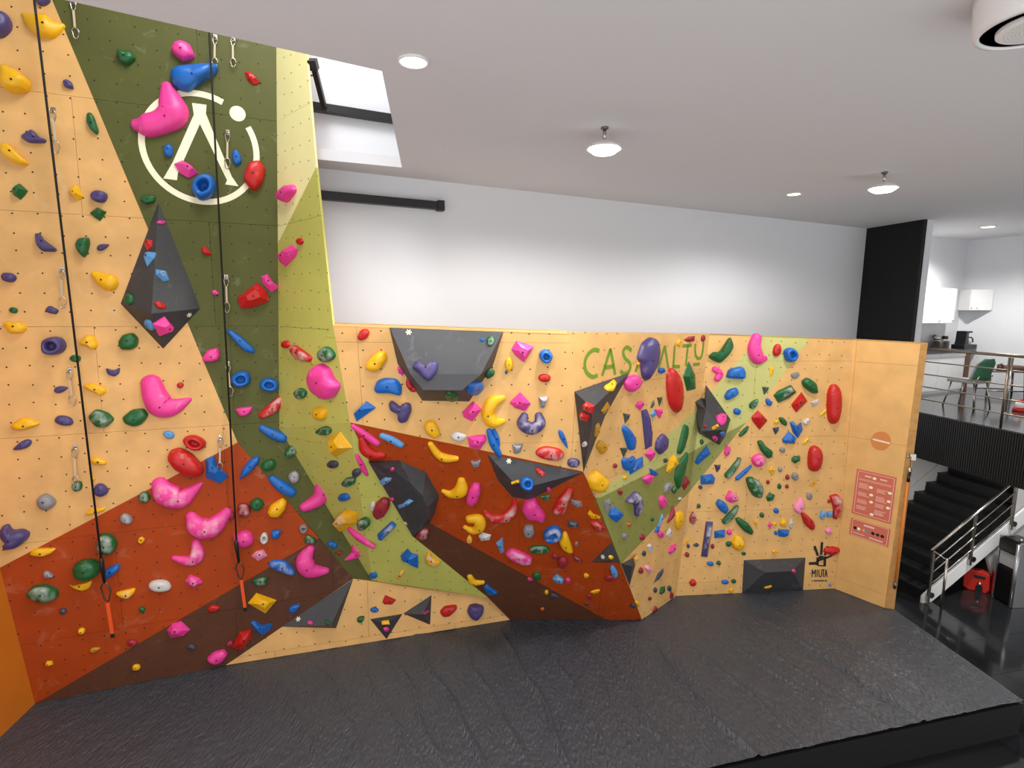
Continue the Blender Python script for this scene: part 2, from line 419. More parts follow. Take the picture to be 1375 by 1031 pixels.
vs = [(gx[i, j, 0], gx[i, j, 1], hgt[i, j]-.004) for i in range(NU) for j in range(NV)]
fs = [(i*NV+j, (i+1)*NV+j, (i+1)*NV+j+1, i*NV+j+1) for i in range(NU-1) for j in range(NV-1)]
mt = thing('landing_mat', ((FL+MR1+BR+BLm)/4)+np.array([0, 0, ZL]), 'large dark grey wrinkled landing mat covering the floor below the climbing wall', 'mat')
mk('cover_top', (vs, fs), 'mat_vinyl', mt, smooth=True)
mk('side_cover', prism([FL, MR1, BR, BLm][::-1], (0, 0, ZL+.001)), 'mat_side', mt)
for g in [mt.children[1]]: g.location.z -= .05

bb_ = []  # dark strips added to stop light leaking in under the walls
for a, b in ((P0, P1), (P1, P3), (P3, P4), (P4, P5), (P5, P6)):
    n_ = np.cross(nrm(b-a), Zv); n_ = n_ if np.dot(n_, a-CAM) > 0 else -n_
    bb_.append(obox(a+n_*.03-Zv*.25-nrm(b-a)*.05, (b-a)+nrm(b-a)*.1, n_*.04, Zv*.262))
struct(mk('light_block_climbing', join(*bb_), 'mat_side'), 'added dark strip blocking light leaks behind the foot of the climbing walls')
# ================================================================== lobby floor with tiles
lob = mk('floor', obox((-12, 1.2, ZL-.1), (32, 0, 0), (0, 17, 0), (0, 0, .094)), 'grout'); struct(lob, 'dark lobby floor beside the landing mat')
tl = .7; tdir = nrm(np.array([MR1[0]-MF[0], MR1[1]-MF[1], 0])); tper = np.array([-tdir[1], tdir[0], 0])
o0 = np.array([MR1[0], MR1[1], ZL-.006])-tdir*.35-tper*1.2
for i in range(0, 9):
    for j in range(0, 10):
        c = o0+tdir*i*tl+tper*j*tl
        mk('floor_tile', obox(c+tdir*.002+tper*.002, tdir*(tl-.004), tper*(tl-.004), (0, 0, .006)), 'tile', lob)

# ================================================================== white wall, ceiling, black slat wall
WL = onz(424, 225.3, ZC); wdir = nrm((CORN-WL)*np.array([1, 1, 0])); wper = np.array([-wdir[1], wdir[0], 0])
wlen = np.dot(CORN-onz(402, 222.5, ZC), wdir); w0 = np.array([CORN[0], CORN[1], 0])-wdir*wlen
struct(mk('wall_back', obox(w0+Zv*3.85, wdir*wlen, wper*.2, Zv*(10-3.85)), 'white_wall'), 'plain white back wall above the low climbing walls')
BE = onz(1240.6, 294.4, ZC); bdir = nrm((BE-CORN)*np.array([1, 1, 0])); blen = np.linalg.norm((BE-CORN)[:2]); bper = np.array([-bdir[1], bdir[0], 0])
if bper[0] < 0: bper = -bper
c0 = np.array([CORN[0], CORN[1], ZU]); hb = ZC-ZU
bw = mk('wall_black', obox(c0+bper*.012, bdir*blen, bper*.07, Zv*hb), 'black_slat'); struct(bw, 'tall black fluted wall between the white wall and the kitchen')
sl = join(*[obox(c0+bdir*(k*.034), bdir*.022, bper*.02, Zv*hb) for k in range(int(blen/.034))]+[obox(c0+bdir*blen+bper*(.012+k*.034), bper*.022, bdir*.016, Zv*hb) for k in range(2)])
tag(mk('slats', sl, 'black_slat', bw), kind='stuff')
struct(mk('wall_partition', obox(c0+bper*.085-bdir*.3, bdir*(blen+.29), bper*.16, Zv*hb), 'white_wall'), 'white partition edge next to the black fluted wall')
# ceiling (one slab with the open light shaft in front of the tall wall)
oa, ob, oc, od_ = [onz(*k, ZC) for k in [(93, 1.3), (513, 95.4), (539.7, 224.8), (424.4, 213.7)]]
ne = nrm(oa-ob); ol = ob+ne*((-9-ob[0])/ne[0])
odd = od_+nrm(od_-oc)*.06
wl2 = odd+wper*(np.dot(WL-odd, wper)+.05)
cw = CORN+wper*.1
cpoly = [ol, ob, oc, odd, wl2, cw, np.array([20, cw[1]+8, ZC]), np.array([20, -1, ZC]), np.array([-9, -1, ZC])]
struct(mk('ceiling', prism(cpoly, Zv*.12), 'white_ceiling'), 'flat white ceiling with an open light shaft over the tall wall')
# unseen shaft roof with glazing gap, closed up to block outside light
struct(mk('wall_shaft', obox((-8.5, 0.2, ZC), (.15, 0, 0), (0, 9, 0), (0, 0, 4)), 'white_wall'), 'white left wall of the light shaft')
struct(mk('ceiling_shaft_added', join(obox((-9, 5.3, 9.9), (14, 0, 0), (0, 4, 0), (0, 0, .1)), obox((-.7, -1, 9.9), (6, 0, 0), (0, 6.3, 0), (0, 0, .1)), obox((-9, -1, 9.9), (6.2, 0, 0), (0, 6.3, 0), (0, 0, .1)), obox((-2.8, -1, 9.9), (2.1, 0, 0), (0, 4.3, 0), (0, 0, .1))), 'white_wall'), 'unseen roof added over the light shaft to block outside light, with a skylight opening')
nb = np.cross(nrm(ob-ol), Zv); nb = nb if nb[1] < 0 else -nb
struct(mk('wall_shaft_front_added', prism([ol+Zv*.12, ob+Zv*.12, ob+Zv*3.6, ol+Zv*3.6], nb*.1), 'white_wall'), 'unseen white wall added to close the front of the light shaft above the ceiling')  # unseen wall added so outside light stays out of the shaft
struct(mk('wall_shaft_right_added', prism([ob+Zv*.12, oc+Zv*.12, oc+Zv*3.6, ob+Zv*3.6], (.1, 0, 0)), 'white_wall'), 'unseen white wall added to close the right of the light shaft above the ceiling')  # likewise added, leaves the shaft lit by the skylight alone

# ================================================================== black beams by the shaft
def wallpt(u, v, off): return on(u, v, (np.array([CORN[0], CORN[1], 0])-wper*off, -wper))
b1 = wallpt(410, 141, .10); b2 = wallpt(527, 157, .10); b1[2] = b2[2] = (b1[2]+b2[2])/2
t1 = thing('steel_beam', b1, 'upper black steel beam crossing the open light shaft with a diagonal brace', 'beam')
mk('beam', obox(b1-Zv*.047, wdir*(np.linalg.norm(b2-b1)+.3), wper*.09, Zv*.094), 'black_metal', t1, bevel=.004)
br0 = wallpt(436, 147, .16); br1 = atdepth(421, 88, br0[1]-.30)
dd = nrm(br1-br0); sd = nrm(np.cross(dd, Zv)); u3 = np.cross(sd, dd)
mk('brace', obox(br0-sd*.028-u3*.028, dd*np.linalg.norm(br1-br0), sd*.056, u3*.056), 'black_metal', t1, bevel=.003)
mk('brace_plate', obox(br1-sd*.045-u3*.045-dd*.04, dd*.10, sd*.09, u3*.09), 'black_metal', t1, bevel=.003)
mk('bolt', tube([br1+sd*.02-dd*.10, br1+sd*.09-dd*.10], .008, 6), 'dark_steel', t1)
b3 = wallpt(424, 262, .11); b4 = wallpt(588, 274, .11); b3[2] = b4[2] = (b3[2]+b4[2])/2
t2 = thing('steel_beam', b4, 'lower black steel beam fixed on the white wall just under the ceiling', 'beam')
mk('beam', obox(b3-Zv*.05, wdir*(np.linalg.norm(b4-b3)), wper*.09, Zv*.10), 'black_metal', t2, bevel=.004)
mk('end_bracket', obox(b4-Zv*.065-wper*.012, wdir*.09, wper*.11, Zv*.13), 'black_metal', t2, bevel=.004)

# ================================================================== ceiling lamps
def pendant(u, v, label, power, rad, at=None):
    p = onz(u, v, ZC) if at is None else V3(at); t = thing('pendant_lamp', p, label, 'lamp', 'hanging disc lamps')
    mk('ceiling_rose', lathe(p, [(.035, 0), (.035, -.015), (.02, -.02)], 16), 'dark_steel', t, smooth=True)
    mk('stem', lathe(p, [(.017, -.01), (.017, -.12)], 12), 'steel', t, smooth=True)
    mk('shade', lathe(p, [(.02, -.11), (.05, -.125), (rad*.7, -.15), (rad, -.185), (rad*.99, -.195), (rad*.9, -.19), (rad*.6, -.165), (.03, -.15)], 32), 'white_plastic', t, smooth=True)
    mk('glow_disc', lathe(p, [(rad*.8, -.188), (rad*.82, -.20), (rad*.62, -.225), (rad*.3, -.235), (.01, -.238)], 32), 'lamp_glow', t, smooth=True)
    l = bpy.data.lights.new('pendant_light', 'SPOT'); l.energy = power*2; l.spot_size = 3.0; l.spot_blend = .35; l.shadow_soft_size = .15; l.color = (1, .985, .96)
    o = bpy.data.objects.new('pendant_light', l); COL.objects.link(o); o.parent = t; o.location = (0, 0, -.26)
pendant(812, 171, 'bright white disc lamp on a short stem above the middle of the mat', 195, .165)
pendant(1188, 231, 'bright white disc lamp on a short stem towards the black wall', 135, .165)
pendant(0, 0, 'added unseen white disc lamp on a stem above the front left of the mat', 130, .165, (-2.4, 1.9, ZC))  # unseen extra lamp, added so the holds cast shadows downward
pendant(0, 0, 'added unseen white disc lamp on a stem above the front right of the mat', 110, .165, (2.0, 1.0, ZC))  # second unseen lamp, added for the shadows below the holds
def downlight(u, v, label, power, rad):
    p = onz(u, v, ZC); t = thing('recessed_downlight', p, label, 'lamp', 'round recessed ceiling lights')
    mk('trim_ring', lathe(p, [(rad, 0), (rad, -.012), (rad*.88, -.016), (rad*.85, -.004)], 28), 'white_plastic', t, smooth=True)
    mk('diffuser', lathe(p, [(rad*.86, -.003), (rad*.86, -.010), (rad*.4, -.011), (.01, -.011)], 28), 'downlight_glow', t)
    l = bpy.data.lights.new('downlight_light', 'SPOT'); l.energy = power; l.spot_size = 2.6; l.spot_blend = .6; l.shadow_soft_size = .1; l.color = (1, .985, .955)
    o = bpy.data.objects.new('downlight_light', l); COL.objects.link(o); o.parent = t; o.location = (0, 0, -.03)
downlight(555, 81.5, 'round recessed ceiling light next to the light shaft', 190, .105)
downlight(1066, 260, 'small recessed ceiling light in front of the white wall', 60, .10)
downlight(1327, 304, 'recessed ceiling light over the mezzanine kitchen', 470, .13)

def added_lobby_lamp(p):  # unseen lamp added to brighten the stairs and lobby walls
    t = thing('recessed_downlight', p, 'added unseen recessed light brightening the lobby under the mezzanine', 'lamp')
    mk('trim_ring', lathe(p, [(.1, 0), (.1, -.012), (.088, -.016), (.085, -.004)], 24), 'white_plastic', t, smooth=True)
    mk('diffuser', lathe(p, [(.086, -.003), (.086, -.010), (.01, -.011)], 24), 'downlight_glow', t)
    l = bpy.data.lights.new('downlight_light', 'SPOT'); l.energy = 260; l.spot_size = 2.7; l.spot_blend = .5; l.shadow_soft_size = .1; l.color = (1, .985, .955)
    o = bpy.data.objects.new('downlight_light', l); COL.objects.link(o); o.parent = t; o.location = (0, 0, -.03)
# ================================================================== round air conditioner
ac = onz(1397, 35, ZC-.2); ac[2] = ZC
t = thing('ceiling_air_conditioner', ac, 'round white ceiling air conditioner with black air slot', 'air conditioner')
RA = .28
mk('housing', lathe(ac, [(RA, 0), (RA*1.0, -.05), (RA*.97, -.17), (RA*.95, -.20), (RA*.86, -.205), (RA*.85, -.195), (RA*.9, -.05), (.05, -.04)], 64), 'white_gloss', t, smooth=True)
mk('air_slot', lathe(ac, [(RA*.855, -.192), (RA*.845, -.192), (RA*.83, -.07), (RA*.40, -.07), (RA*.4, -.065), (RA*.86, -.065)], 48), 'black_plastic', t, smooth=True)
fc = mk('face_plate', lathe(ac, [(RA*.60, -.17), (RA*.625, -.195), (RA*.62, -.21), (RA*.55, -.214), (.02, -.216)], 48), 'white_plastic', t)
pv, pf = [], []
for k in range(1, 10):
    r_ = RA*.055*k; cnt = int(6*k)
    for q in range(cnt):
        a = 2*math.pi*q/cnt+k*.3; kk = len(pv); c = ac+np.array([r_*math.cos(a), r_*math.sin(a), -.2175])
        pv += [c+np.array([.0032*math.cos(z), .0032*math.sin(z), 0]) for z in (0, 1.57, 3.14, 4.71)]; pf.append((kk, kk+1, kk+2, kk+3))
tag(mk('perforations', (pv, pf), 'grey_plastic', t), kind='stuff')

# ================================================================== mezzanine
F0 = onz(1235, 553, ZM); F1 = onz(1375, 582, ZM); ed = nrm(F1-F0); ep = np.array([-ed[1], ed[0], 0])
if ep[0] < 0: ep = -ep
E0 = F0-ed*1.9; E1 = F1+ed*3.0
mz = mk('floor_mezzanine', prism([E0, E1, np.array([20, E1[1], ZM]), np.array([20, 18, ZM]), np.array([E0[0], 18, ZM])], -Zv*.22), 'mezz_floor'); struct(mz, 'glossy grey floor of the upper mezzanine')
hm = ZM-ZU-.01; ln = np.linalg.norm(E1-E0)
fas = mk('wall_fascia', obox(E0-Zv*(hm+.01)-ep*.02, ed*ln, ep*.10, Zv*hm), 'black_slat'); struct(fas, 'black fluted fascia along the mezzanine edge')
tag(mk('slats', join(*[obox(E0-Zv*(hm+.01)-ep*.036+ed*(k*.036), ed*.023, ep*.017, Zv*hm) for k in range(int(ln/.036))]), 'black_slat', fas), kind='stuff')
added_lobby_lamp(np.array([8.3, 8.3, ZM-.22]))
# railing
t = thing('mezzanine_railing', F0, 'bronze toned metal railing along the mezzanine edge', 'railing')
rb = F0+ep*.06; hr = ZR-ZM
def rp(s, h): return rb+ed*s+Zv*h
mk('handrail', tube([rp(-1.8, hr), rp(4.4, hr)], .024, 10), 'bronze_rail', t, smooth=True)
for k in range(1, 5):
    mk('rail', tube([rp(-1.8, hr*(1-.2*k)), rp(4.4, hr*(1-.2*k))], .010, 8), 'bronze_rail', t, smooth=True)
pr = onz(1338.5, 574.5, ZM); sp = np.dot(pr-rb, ed)
for s_ in (sp-2.3, sp, sp+1.6):
    mk('post', tube([rp(s_, 0), rp(s_, hr-.03)], .017, 10), 'bronze_rail', t, smooth=True)
    mk('post', tube([rp(s_+.04, .25), rp(s_+.04, hr-.03)], .012, 8), 'steel', t, smooth=True)

# kitchen shell
KL = onz(1253.8, 317.3, ZC); KC = onz(1300.6, 322.6, ZC); KR = onz(1375, 315.8, ZC)
ku = nrm((KL-KC)*np.array([1, 1, 0])); kw = nrm((KR-KC)*np.array([1, 1, 0]))
kin = nrm(np.array([-kw[1], kw[0], 0]));  # normal of the side wall, into the room
kin = kin if np.dot(kin, ku) > 0 else -kin
kbn = np.array([-ku[1], ku[0], 0]); kbn = kbn if np.dot(kbn, kw) > 0 else -kbn
KC0 = np.array([KC[0], KC[1], ZM]); hk = ZC-ZM
struct(mk('wall_kitchen_back', obox(KC0-ku*.2, ku*5, -kbn*.15, Zv*hk), 'white_wall'), 'white back wall of the mezzanine kitchen')
struct(mk('wall_kitchen_side', obox(KC0-kw*.2, kw*7, -kin*.15, Zv*hk), 'white_wall'), 'white side wall of the mezzanine')
pkb = lambda off: (KC0+kbn*off, kbn)
pks = lambda off: (KC0+kin*off, kin)
# upper cabinets
def cab_back(name, px0, px1, py0, py1, off, label, splits, dmat='white_gloss', z0=None, z1=None, knobs=True):
    a = on(px0, (py0+py1)/2, pkb(off)); b = on(px1, (py0+py1)/2, pkb(off))
    zt = on((px0+px1)/2, py0, pkb(off))[2] if z1 is None else z1; zb = on((px0+px1)/2, py1, pkb(off))[2] if z0 is None else z0
    a[2] = b[2] = zb; t = thing(name, (a+b)/2, label, 'cabinet')
    mk('body', obox(a-kbn*off, b-a, kbn*(off-.02), Zv*(zt-zb)), dmat, t)
    L_ = np.linalg.norm(b-a); dr = (b-a)/L_
    for i in range(len(splits)-1):
        s0, s1 = splits[i]*L_+.002, splits[i+1]*L_-.002
        d = mk('door', obox(a+dr*s0-kbn*.018+Zv*.003, dr*(s1-s0), kbn*.018, Zv*(zt-zb-.006)), dmat, t, bevel=.002)
        if knobs: mk('knob', lathe(a+dr*(s1-.06 if i == 0 else s1-.05)+Zv*.05, [(.010, 0), (.012, .02), (.008, .025)], 10, kbn), 'steel', d, smooth=True)
    return t, a, b, zb, zt
cab_back('wall_cabinet', 1222, 1283, 386, 434, .33, 'white two-door wall cabinet above the kitchen counter', [0, .70, 1.0])
# corner cabinet on the side wall
Rc = on(1333, 402, pks(.01)); Lc = on(1287.5, 402, pkb(.01)); best = None
for y_ in np.linspace(min(Rc[1], Lc[1])-1.5, max(Rc[1], Lc[1]), 200):        # square front corner of the corner cabinet
    q_ = atdepth(1303, 402, y_); cs = abs(np.dot(nrm((Rc-q_)[:2].tolist()+[0]), nrm((Lc-q_)[:2].tolist()+[0])))
    if best is None or cs < best[0]: best = (cs, q_)
Fc = best[1]; zt = on(1303, 388.5, (Fc, kbn))[2]; zb = on(1303, 416.5, (Fc, kbn))[2]
for q_ in (Rc, Lc, Fc): q_[2] = zb
t = thing('wall_cabinet', Fc, 'small white wall cabinet in the kitchen corner above the coffee maker', 'cabinet')
KCz = np.array([KC[0], KC[1], zb])
mk('body', prism([Rc, Fc, Lc, KCz+kbn*.01+kin*.01], Zv*(zt-zb)), 'white_gloss', t)
dn = nrm(np.cross(Rc-Fc, Zv)); dn = dn if np.dot(dn, CAM-Fc) > 0 else -dn
d = mk('door', obox(Fc+dn*.001+Zv*.004+(Rc-Fc)*.01, (Rc-Fc)*.97, dn*.018, Zv*(zt-zb-.008)), 'white_gloss', t, bevel=.002)
for q in (.05, .3): mk('knob', lathe(Fc+(Rc-Fc)*q+dn*.019+Zv*.05, [(.010, 0), (.012, .02), (.008, .025)], 10, dn), 'steel', d, smooth=True)
# base cabinets and worktop
ZK = ZM+.86
a = on(1215, 505, pkb(.62)); b = on(1293, 505, pkb(.62)); a[2] = b[2] = ZM
Lk = np.linalg.norm(b-a); dk = (b-a)/Lk
edges = [0, .30*Lk, .535*Lk, .77*Lk, Lk]
nm = ['white base cabinet furthest left under the kitchen worktop', 'white base cabinet second from left under the kitchen worktop', 'white base cabinet third from left under the kitchen worktop', 'white base cabinet next to the brown wooden end panel']
for i in range(4):
    s0, s1 = edges[i], edges[i+1]; t = thing('base_cabinet', a+dk*(s0+s1)/2, nm[i], 'cabinet', 'kitchen base cabinets')
    mk('body', obox(a+dk*(s0+.001)-kbn*.60+Zv*.001, dk*(s1-s0-.002), kbn*.58, Zv*.85), 'white_plastic', t)
    mk('door', obox(a+dk*(s0+.004)-kbn*.018+Zv*.06, dk*(s1-s0-.008), kbn*.018, Zv*.70), 'white_gloss', t, bevel=.002)
    mk('drawer_strip', obox(a+dk*(s0+.004)-kbn*.018+Zv*.77, dk*(s1-s0-.008), kbn*.03, Zv*.07), 'white_gloss', t, bevel=.002)
tag(mk('end_panel', obox(b+dk*.005-kbn*.60, dk*.16, kbn*.62, Zv*.855), 'brown_wood', bevel=.003), 'brown wooden end panel closing the kitchen counter', 'panel')
wt = mk('worktop', obox(a-dk*.4-kbn*.615+Zv*.86, dk*(Lk+.62), kbn*.65, Zv*.035), 'counter_top', bevel=.004); tag(wt, 'dark worktop on the white kitchen base cabinets', 'worktop')
ZW = ZK+.035
def onwork(u, off): p = on(u, 460, pkb(off)); p[2] = ZW; return p
# pot
p = onwork(1262, .32); t = thing('cooking_pot', p, 'shiny steel cooking pot on the kitchen worktop', 'pot')
mk('body', lathe(p, [(.15, 0), (.165, .02), (.165, .19), (.172, .195), (.155, .195), (.15, .03), (.01, .03)], 32), 'steel', t, smooth=True)
mk('handle', tube([p+kbn*.0+dk*.16+Zv*.15, p+dk*.21+Zv*.16, p+dk*.21+Zv*.10], .012, 8), 'black_plastic', t, smooth=True)
p = onwork(1268, .14); t = thing('storage_jar', p, 'dark lidded jar behind the steel cooking pot', 'jar')
mk('body', lathe(p, [(.055, 0), (.06, .02), (.06, .20), (.05, .22)], 20), 'grey_plastic', t, smooth=True)
mk('lid', lathe(p, [(.058, .22), (.06, .27), (.05, .285), (.01, .29)], 20), 'black_plastic', t, smooth=True)
p = onwork(1257, .10); p0 = p.copy(); t = thing('glass_carafe', p, 'glass carafe with brown wooden handle behind the pot', 'carafe')
mk('body', lathe(p, [(.07, 0), (.09, .03), (.085, .14), (.05, .20), (.065, .30), (.075, .32)], 20), 'carafe_glass', t, smooth=True)
mk('collar', lathe(p, [(.056, .18), (.060, .19), (.060, .225), (.056, .23)], 16), 'brown_wood', t, smooth=True)
mk('handle', tube([p-dk*.07+Zv*.30, p-dk*.14+Zv*.29, p-dk*.15+Zv*.25], .018, 8), 'brown_wood', t, smooth=True)
# coffee maker
p = onwork(1293, .30); t = thing('coffee_maker', p, 'black drip coffee maker with steel reservoir on the worktop', 'coffee maker')
X = dk; Yb = kbn
mk('base', obox(p-X*.22-Yb*.12, X*.52, Yb*.26, Zv*.10), 'black_plastic', t, bevel=.01)
mk('column', prism([p-X*.14-Yb*.1+Zv*.10, p+X*.02-Yb*.1+Zv*.10, p-X*.02-Yb*.1+Zv*.40, p-X*.10-Yb*.1+Zv*.40, p-X*.115-Yb*.1+Zv*.18], Yb*.2), 'black_plastic', t)
mk('head', obox(p-X*.10-Yb*.10+Zv*.36, X*.24, Yb*.2, Zv*.04), 'black_plastic', t, bevel=.008)
mk('filter_basket', lathe(p+X*.07, [(.05, .27), (.065, .36)], 20), 'steel', t, smooth=True)
cf = mk('carafe', lathe(p+X*.07, [(.06, .105), (.07, .13), (.07, .20), (.05, .25)], 20), 'carafe_glass', t, smooth=True)
mk('carafe_handle', tube([p+X*.0+Yb*.08+Zv*.26, p+X*.10+Yb*.10+Zv*.26, p+X*.17+Yb*.10+Zv*.22, p+X*.18+Yb*.10+Zv*.15], .014, 8), 'black_plastic', cf, smooth=True)
# green chair near the railing
def frame_at(u, v, z=ZM): return onz(u, v, z)
c = frame_at(1297, 546); t = thing('cafe_chair', c, 'green backed chair with grey metal legs behind the railing', 'chair')
fx = nrm(np.array([.35, -.94, 0])); fy = np.array([-fx[1], fx[0], 0]); fy = fy if fy[1] > 0 else -fy
def cp(x, y, z): return c+fx*x+fy*y+Zv*z
def shell(y0, z0, z1, w0, w1, th=.03, lean=.10):
    vs, fs = [], []; n = 7; m = 6
    for s_ in (0, 1):
        for j in range(m):
            q = j/(m-1); z = z0+(z1-z0)*q; w = (w0+(w1-w0)*q)*(1 if q < .75 else math.sqrt(max(.05, 1-((q-.75)/.3)**2)))
            for i in range(n):
                x = (i/(n-1)-.5)*2; vs.append((y0+lean*q+.05*(-x*x)+(s_*th), x*w/2, z))
    for s_ in (0, 1):
        for j in range(m-1):
            for i in range(n-1):
                k = s_*n*m+j*n+i; fs.append((k, k+1, k+n+1, k+n))
    for j in range(m-1):
        for i in (0, n-1):
            k = j*n+i; fs.append((k, k+n, k+n+n*m, k+n*m))
    for i in range(n-1):
        for j in (0, m-1):
            k = j*n+i; fs.append((k, k+1, k+1+n*m, k+n*m))
    return vs, fs
sv_, sf_ = shell(.20, .50, .90, .46, .42)
bk_ = mk('backrest', ([cp(*q) for q in sv_], sf_), 'green_fabric', t, smooth=True)
sv_, sf_ = shell(.165, .50, .88, .46, .42, .03)
mk('inner_shell', ([cp(*q) for q in sv_], sf_), 'grey_plastic', bk_, smooth=True)
mk('seat', obox(cp(-.24, -.23, .45), fx*.46, fy*.46, Zv*.06), 'grey_plastic', t, bevel=.02)
for sx in (-1, 1):
    for sy in (-1, 1):
        mk('leg', tube([cp(sx*.18, sy*.18, .46), cp(sx*.25, sy*.23, 0)], .013, 8), 'steel', t, smooth=True)
for sy in (-1, 1): mk('back_upright', tube([cp(.2, sy*.19, .46), cp(.25, sy*.19, .60)], .012, 8), 'steel', t, smooth=True)
# low bench with cushion
c2 = frame_at(1339, 531); t = thing('low_bench', c2, 'low grey metal bench behind the green chair', 'bench')
bx = nrm(np.array([1, -.2, 0])); by = np.array([.2, 1, 0]); by = nrm(by)
def bp_(x, y, z): return c2+bx*x+by*y+Zv*z
mk('top', obox(bp_(-.34, -.2, .50), bx*.75, by*.4, Zv*.03), 'dark_steel', t, bevel=.005)
for sx in (-1, 1):
    for sy in (-1, 1):
        mk('leg', tube([bp_(sx*.30+.03, sy*.17, .50), bp_(sx*.34+.03, sy*.19, 0)], .018, 8), 'dark_steel', t, smooth=True)
for sy in (-1, 1): mk('stretcher', tube([bp_(-.3, sy*.18, .12), bp_(.36, sy*.18, .12)], .014, 8), 'dark_steel', t, smooth=True)
t = thing('cushion', bp_(.2, 0, .53), 'flat brown cushion lying on the low bench', 'cushion')
g = obox(bp_(.0, -.16, .535), bx*.40, by*.30, Zv*.10); mk('pad', g, 'brown_fabric', t, bevel=.035)
mk('strap', tube([bp_(-.08, -.05, .535), bp_(-.09, -.05, .64), bp_(-.03, -.05, .66), bp_(.02, -.05, .60)], .022, 8), 'brown_fabric', t, smooth=True)
# jar near the railing
c3 = frame_at(1368.5, 552); t = thing('decorated_jar', c3, 'small red and white jar on the mezzanine floor behind the railing', 'jar')
mk('base', lathe(c3, [(.09, .0), (.10, .02), (.085, .06), (.07, .07)], 20), 'red_plastic', t, smooth=True)
mk('body', lathe(c3, [(.068, .06), (.07, .12), (.06, .16)], 20), 'white_plastic', t, smooth=True)
mk('cap', lathe(c3, [(.045, .16), (.045, .20), (.02, .215)], 20), 'red_plastic', t, smooth=True)

# ================================================================== stairs under the mezzanine
S0 = onz(1238, 810, ZL); hd = nrm([.97, .24, 0]); lf = np.array([-hd[1], hd[0], 0])
RIS, TRD, WID = .19, .285, 1.75
st = thing('staircase', S0, 'black staircase with white stringer rising below the mezzanine', 'staircase')
def spt(s_, w_, z_): return S0+hd*s_+lf*w_+Zv*z_
NST = 12
for k in range(NST):
    mk('riser', obox(spt(k*TRD+.12, .12, RIS*k), hd*.025, lf*(WID-.08), Zv*(RIS-.03)), 'black_wood', st)
    mk('tread', obox(spt(k*TRD+.10, .12, RIS*(k+1)-.03), hd*(TRD+.025), lf*(WID-.08), Zv*.03), 'black_wood', st, bevel=.004)
sl_ = RIS/TRD; hx = NST*TRD
mk('stringer', prism([spt(.0, 0, .0), spt(.22, 0, 0), spt(hx, 0, sl_*hx-.22), spt(hx, 0, sl_*hx+.12), spt(.05, 0, .17), spt(.0, 0, .12)], lf*.04), 'white_plastic', st, bevel=.004)
mk('wall_skirting', prism([spt(0, WID+.04, .05), spt(hx, WID+.04, sl_*hx+.05), spt(hx, WID+.04, sl_*hx+.28), spt(0, WID+.04, .28)], lf*.02), 'grey_wall', st)
tr = thing('stair_railing', spt(0, -.04, 0), 'stainless steel railing with three bars along the stair stringer', 'railing')
hr_ = .98
s0_, s1_ = .08, 1.83
for s_ in (s0_, .95, s1_):
    mk('post', obox(spt(s_-.025, -.05, sl_*s_+(.0 if s_ > .2 else -.02)), hd*.05, lf*.03, Zv*(hr_-.02)), 'steel', tr, bevel=.004)
    mk('mounting_plate', lathe(spt(s_+.07, -.02, sl_*s_+.10), [(.05, 0), (.05, .03)], 16, -lf), 'dark_steel', tr)
mk('handrail', tube([spt(s0_-.05, -.035, sl_*(s0_-.05)+hr_), spt(s1_+.3, -.035, sl_*(s1_+.3)+hr_)], .026, 10), 'steel', tr, smooth=True)
for q in (.30, .52, .74):
    mk('bar', tube([spt(s0_, -.035, sl_*s0_+hr_*q), spt(s1_, -.035, sl_*s1_+hr_*q)], .012, 8), 'steel', tr, smooth=True)
mk('newel_post', tube([spt(.18, -.20, 0), spt(.18, -.20, .92)], .02, 10), 'steel', tr, smooth=True)
mk('newel_link', tube([spt(.18, -.20, .88), spt(.10, -.04, .98)], .015, 8), 'steel', tr, smooth=True)
# walls below the mezzanine
struct(mk('wall_stair', obox(spt(-3, WID+.07, 0), hd*12, lf*.1, Zv*(ZU+.3-ZL)), 'grey_wall'), 'grey wall beside the black stairs')
struct(mk('wall_lobby', prism([spt(1.85, .06, 0), spt(8, .06, 0), spt(8, .06, ZU-ZL+.2), spt(2.0, .06, ZU-ZL+.2), spt(2.0, .06, sl_*2.0-.3), spt(1.5, .06, sl_*1.5-.33)], lf*.05), 'grey_wall'), 'grey lobby wall behind the water dispenser')
hw = mk('wall_handrail', tube([spt(-.8, WID+.0, 1.05), spt(1.2, WID+.0, 1.05+sl_*2.0)], .022, 8), 'dark_steel', smooth=True); tag(hw, 'grey handrail fixed to the wall above the stairs', 'handrail')
# water dispenser
c1 = onz(1331, 801, ZL); c2 = onz(1357, 815.5, ZL); wx = nrm(c2-c1); ww = np.linalg.norm(c2-c1); wy = np.array([-wx[1], wx[0], 0]); wy = wy if wy[1] > 0 else -wy
hcool = 1.24; t = thing('water_dispenser', (c1+c2)/2+wy*.15, 'black and silver water dispenser standing beside the stairs', 'water dispenser')
def wp(x, y, z): return c1+wx*x+wy*y+Zv*z
mk('cabinet', obox(wp(.03, .02, 0), wx*(ww-.03), wy*.34, Zv*(hcool-.09)), 'black_plastic', t, bevel=.01)
mk('side_panel', obox(wp(0, .0, 0), wx*.03, wy*.36, Zv*(hcool-.05)), 'silver', t, bevel=.008)
mk('side_panel', obox(wp(ww, .0, 0), wx*.03, wy*.36, Zv*(hcool-.05)), 'silver', t, bevel=.008)
mk('front_trim', tube([wp(ww+.0, -.01, .01), wp(ww+.0, -.01, hcool-.08)], .03, 10), 'silver', t, smooth=True)
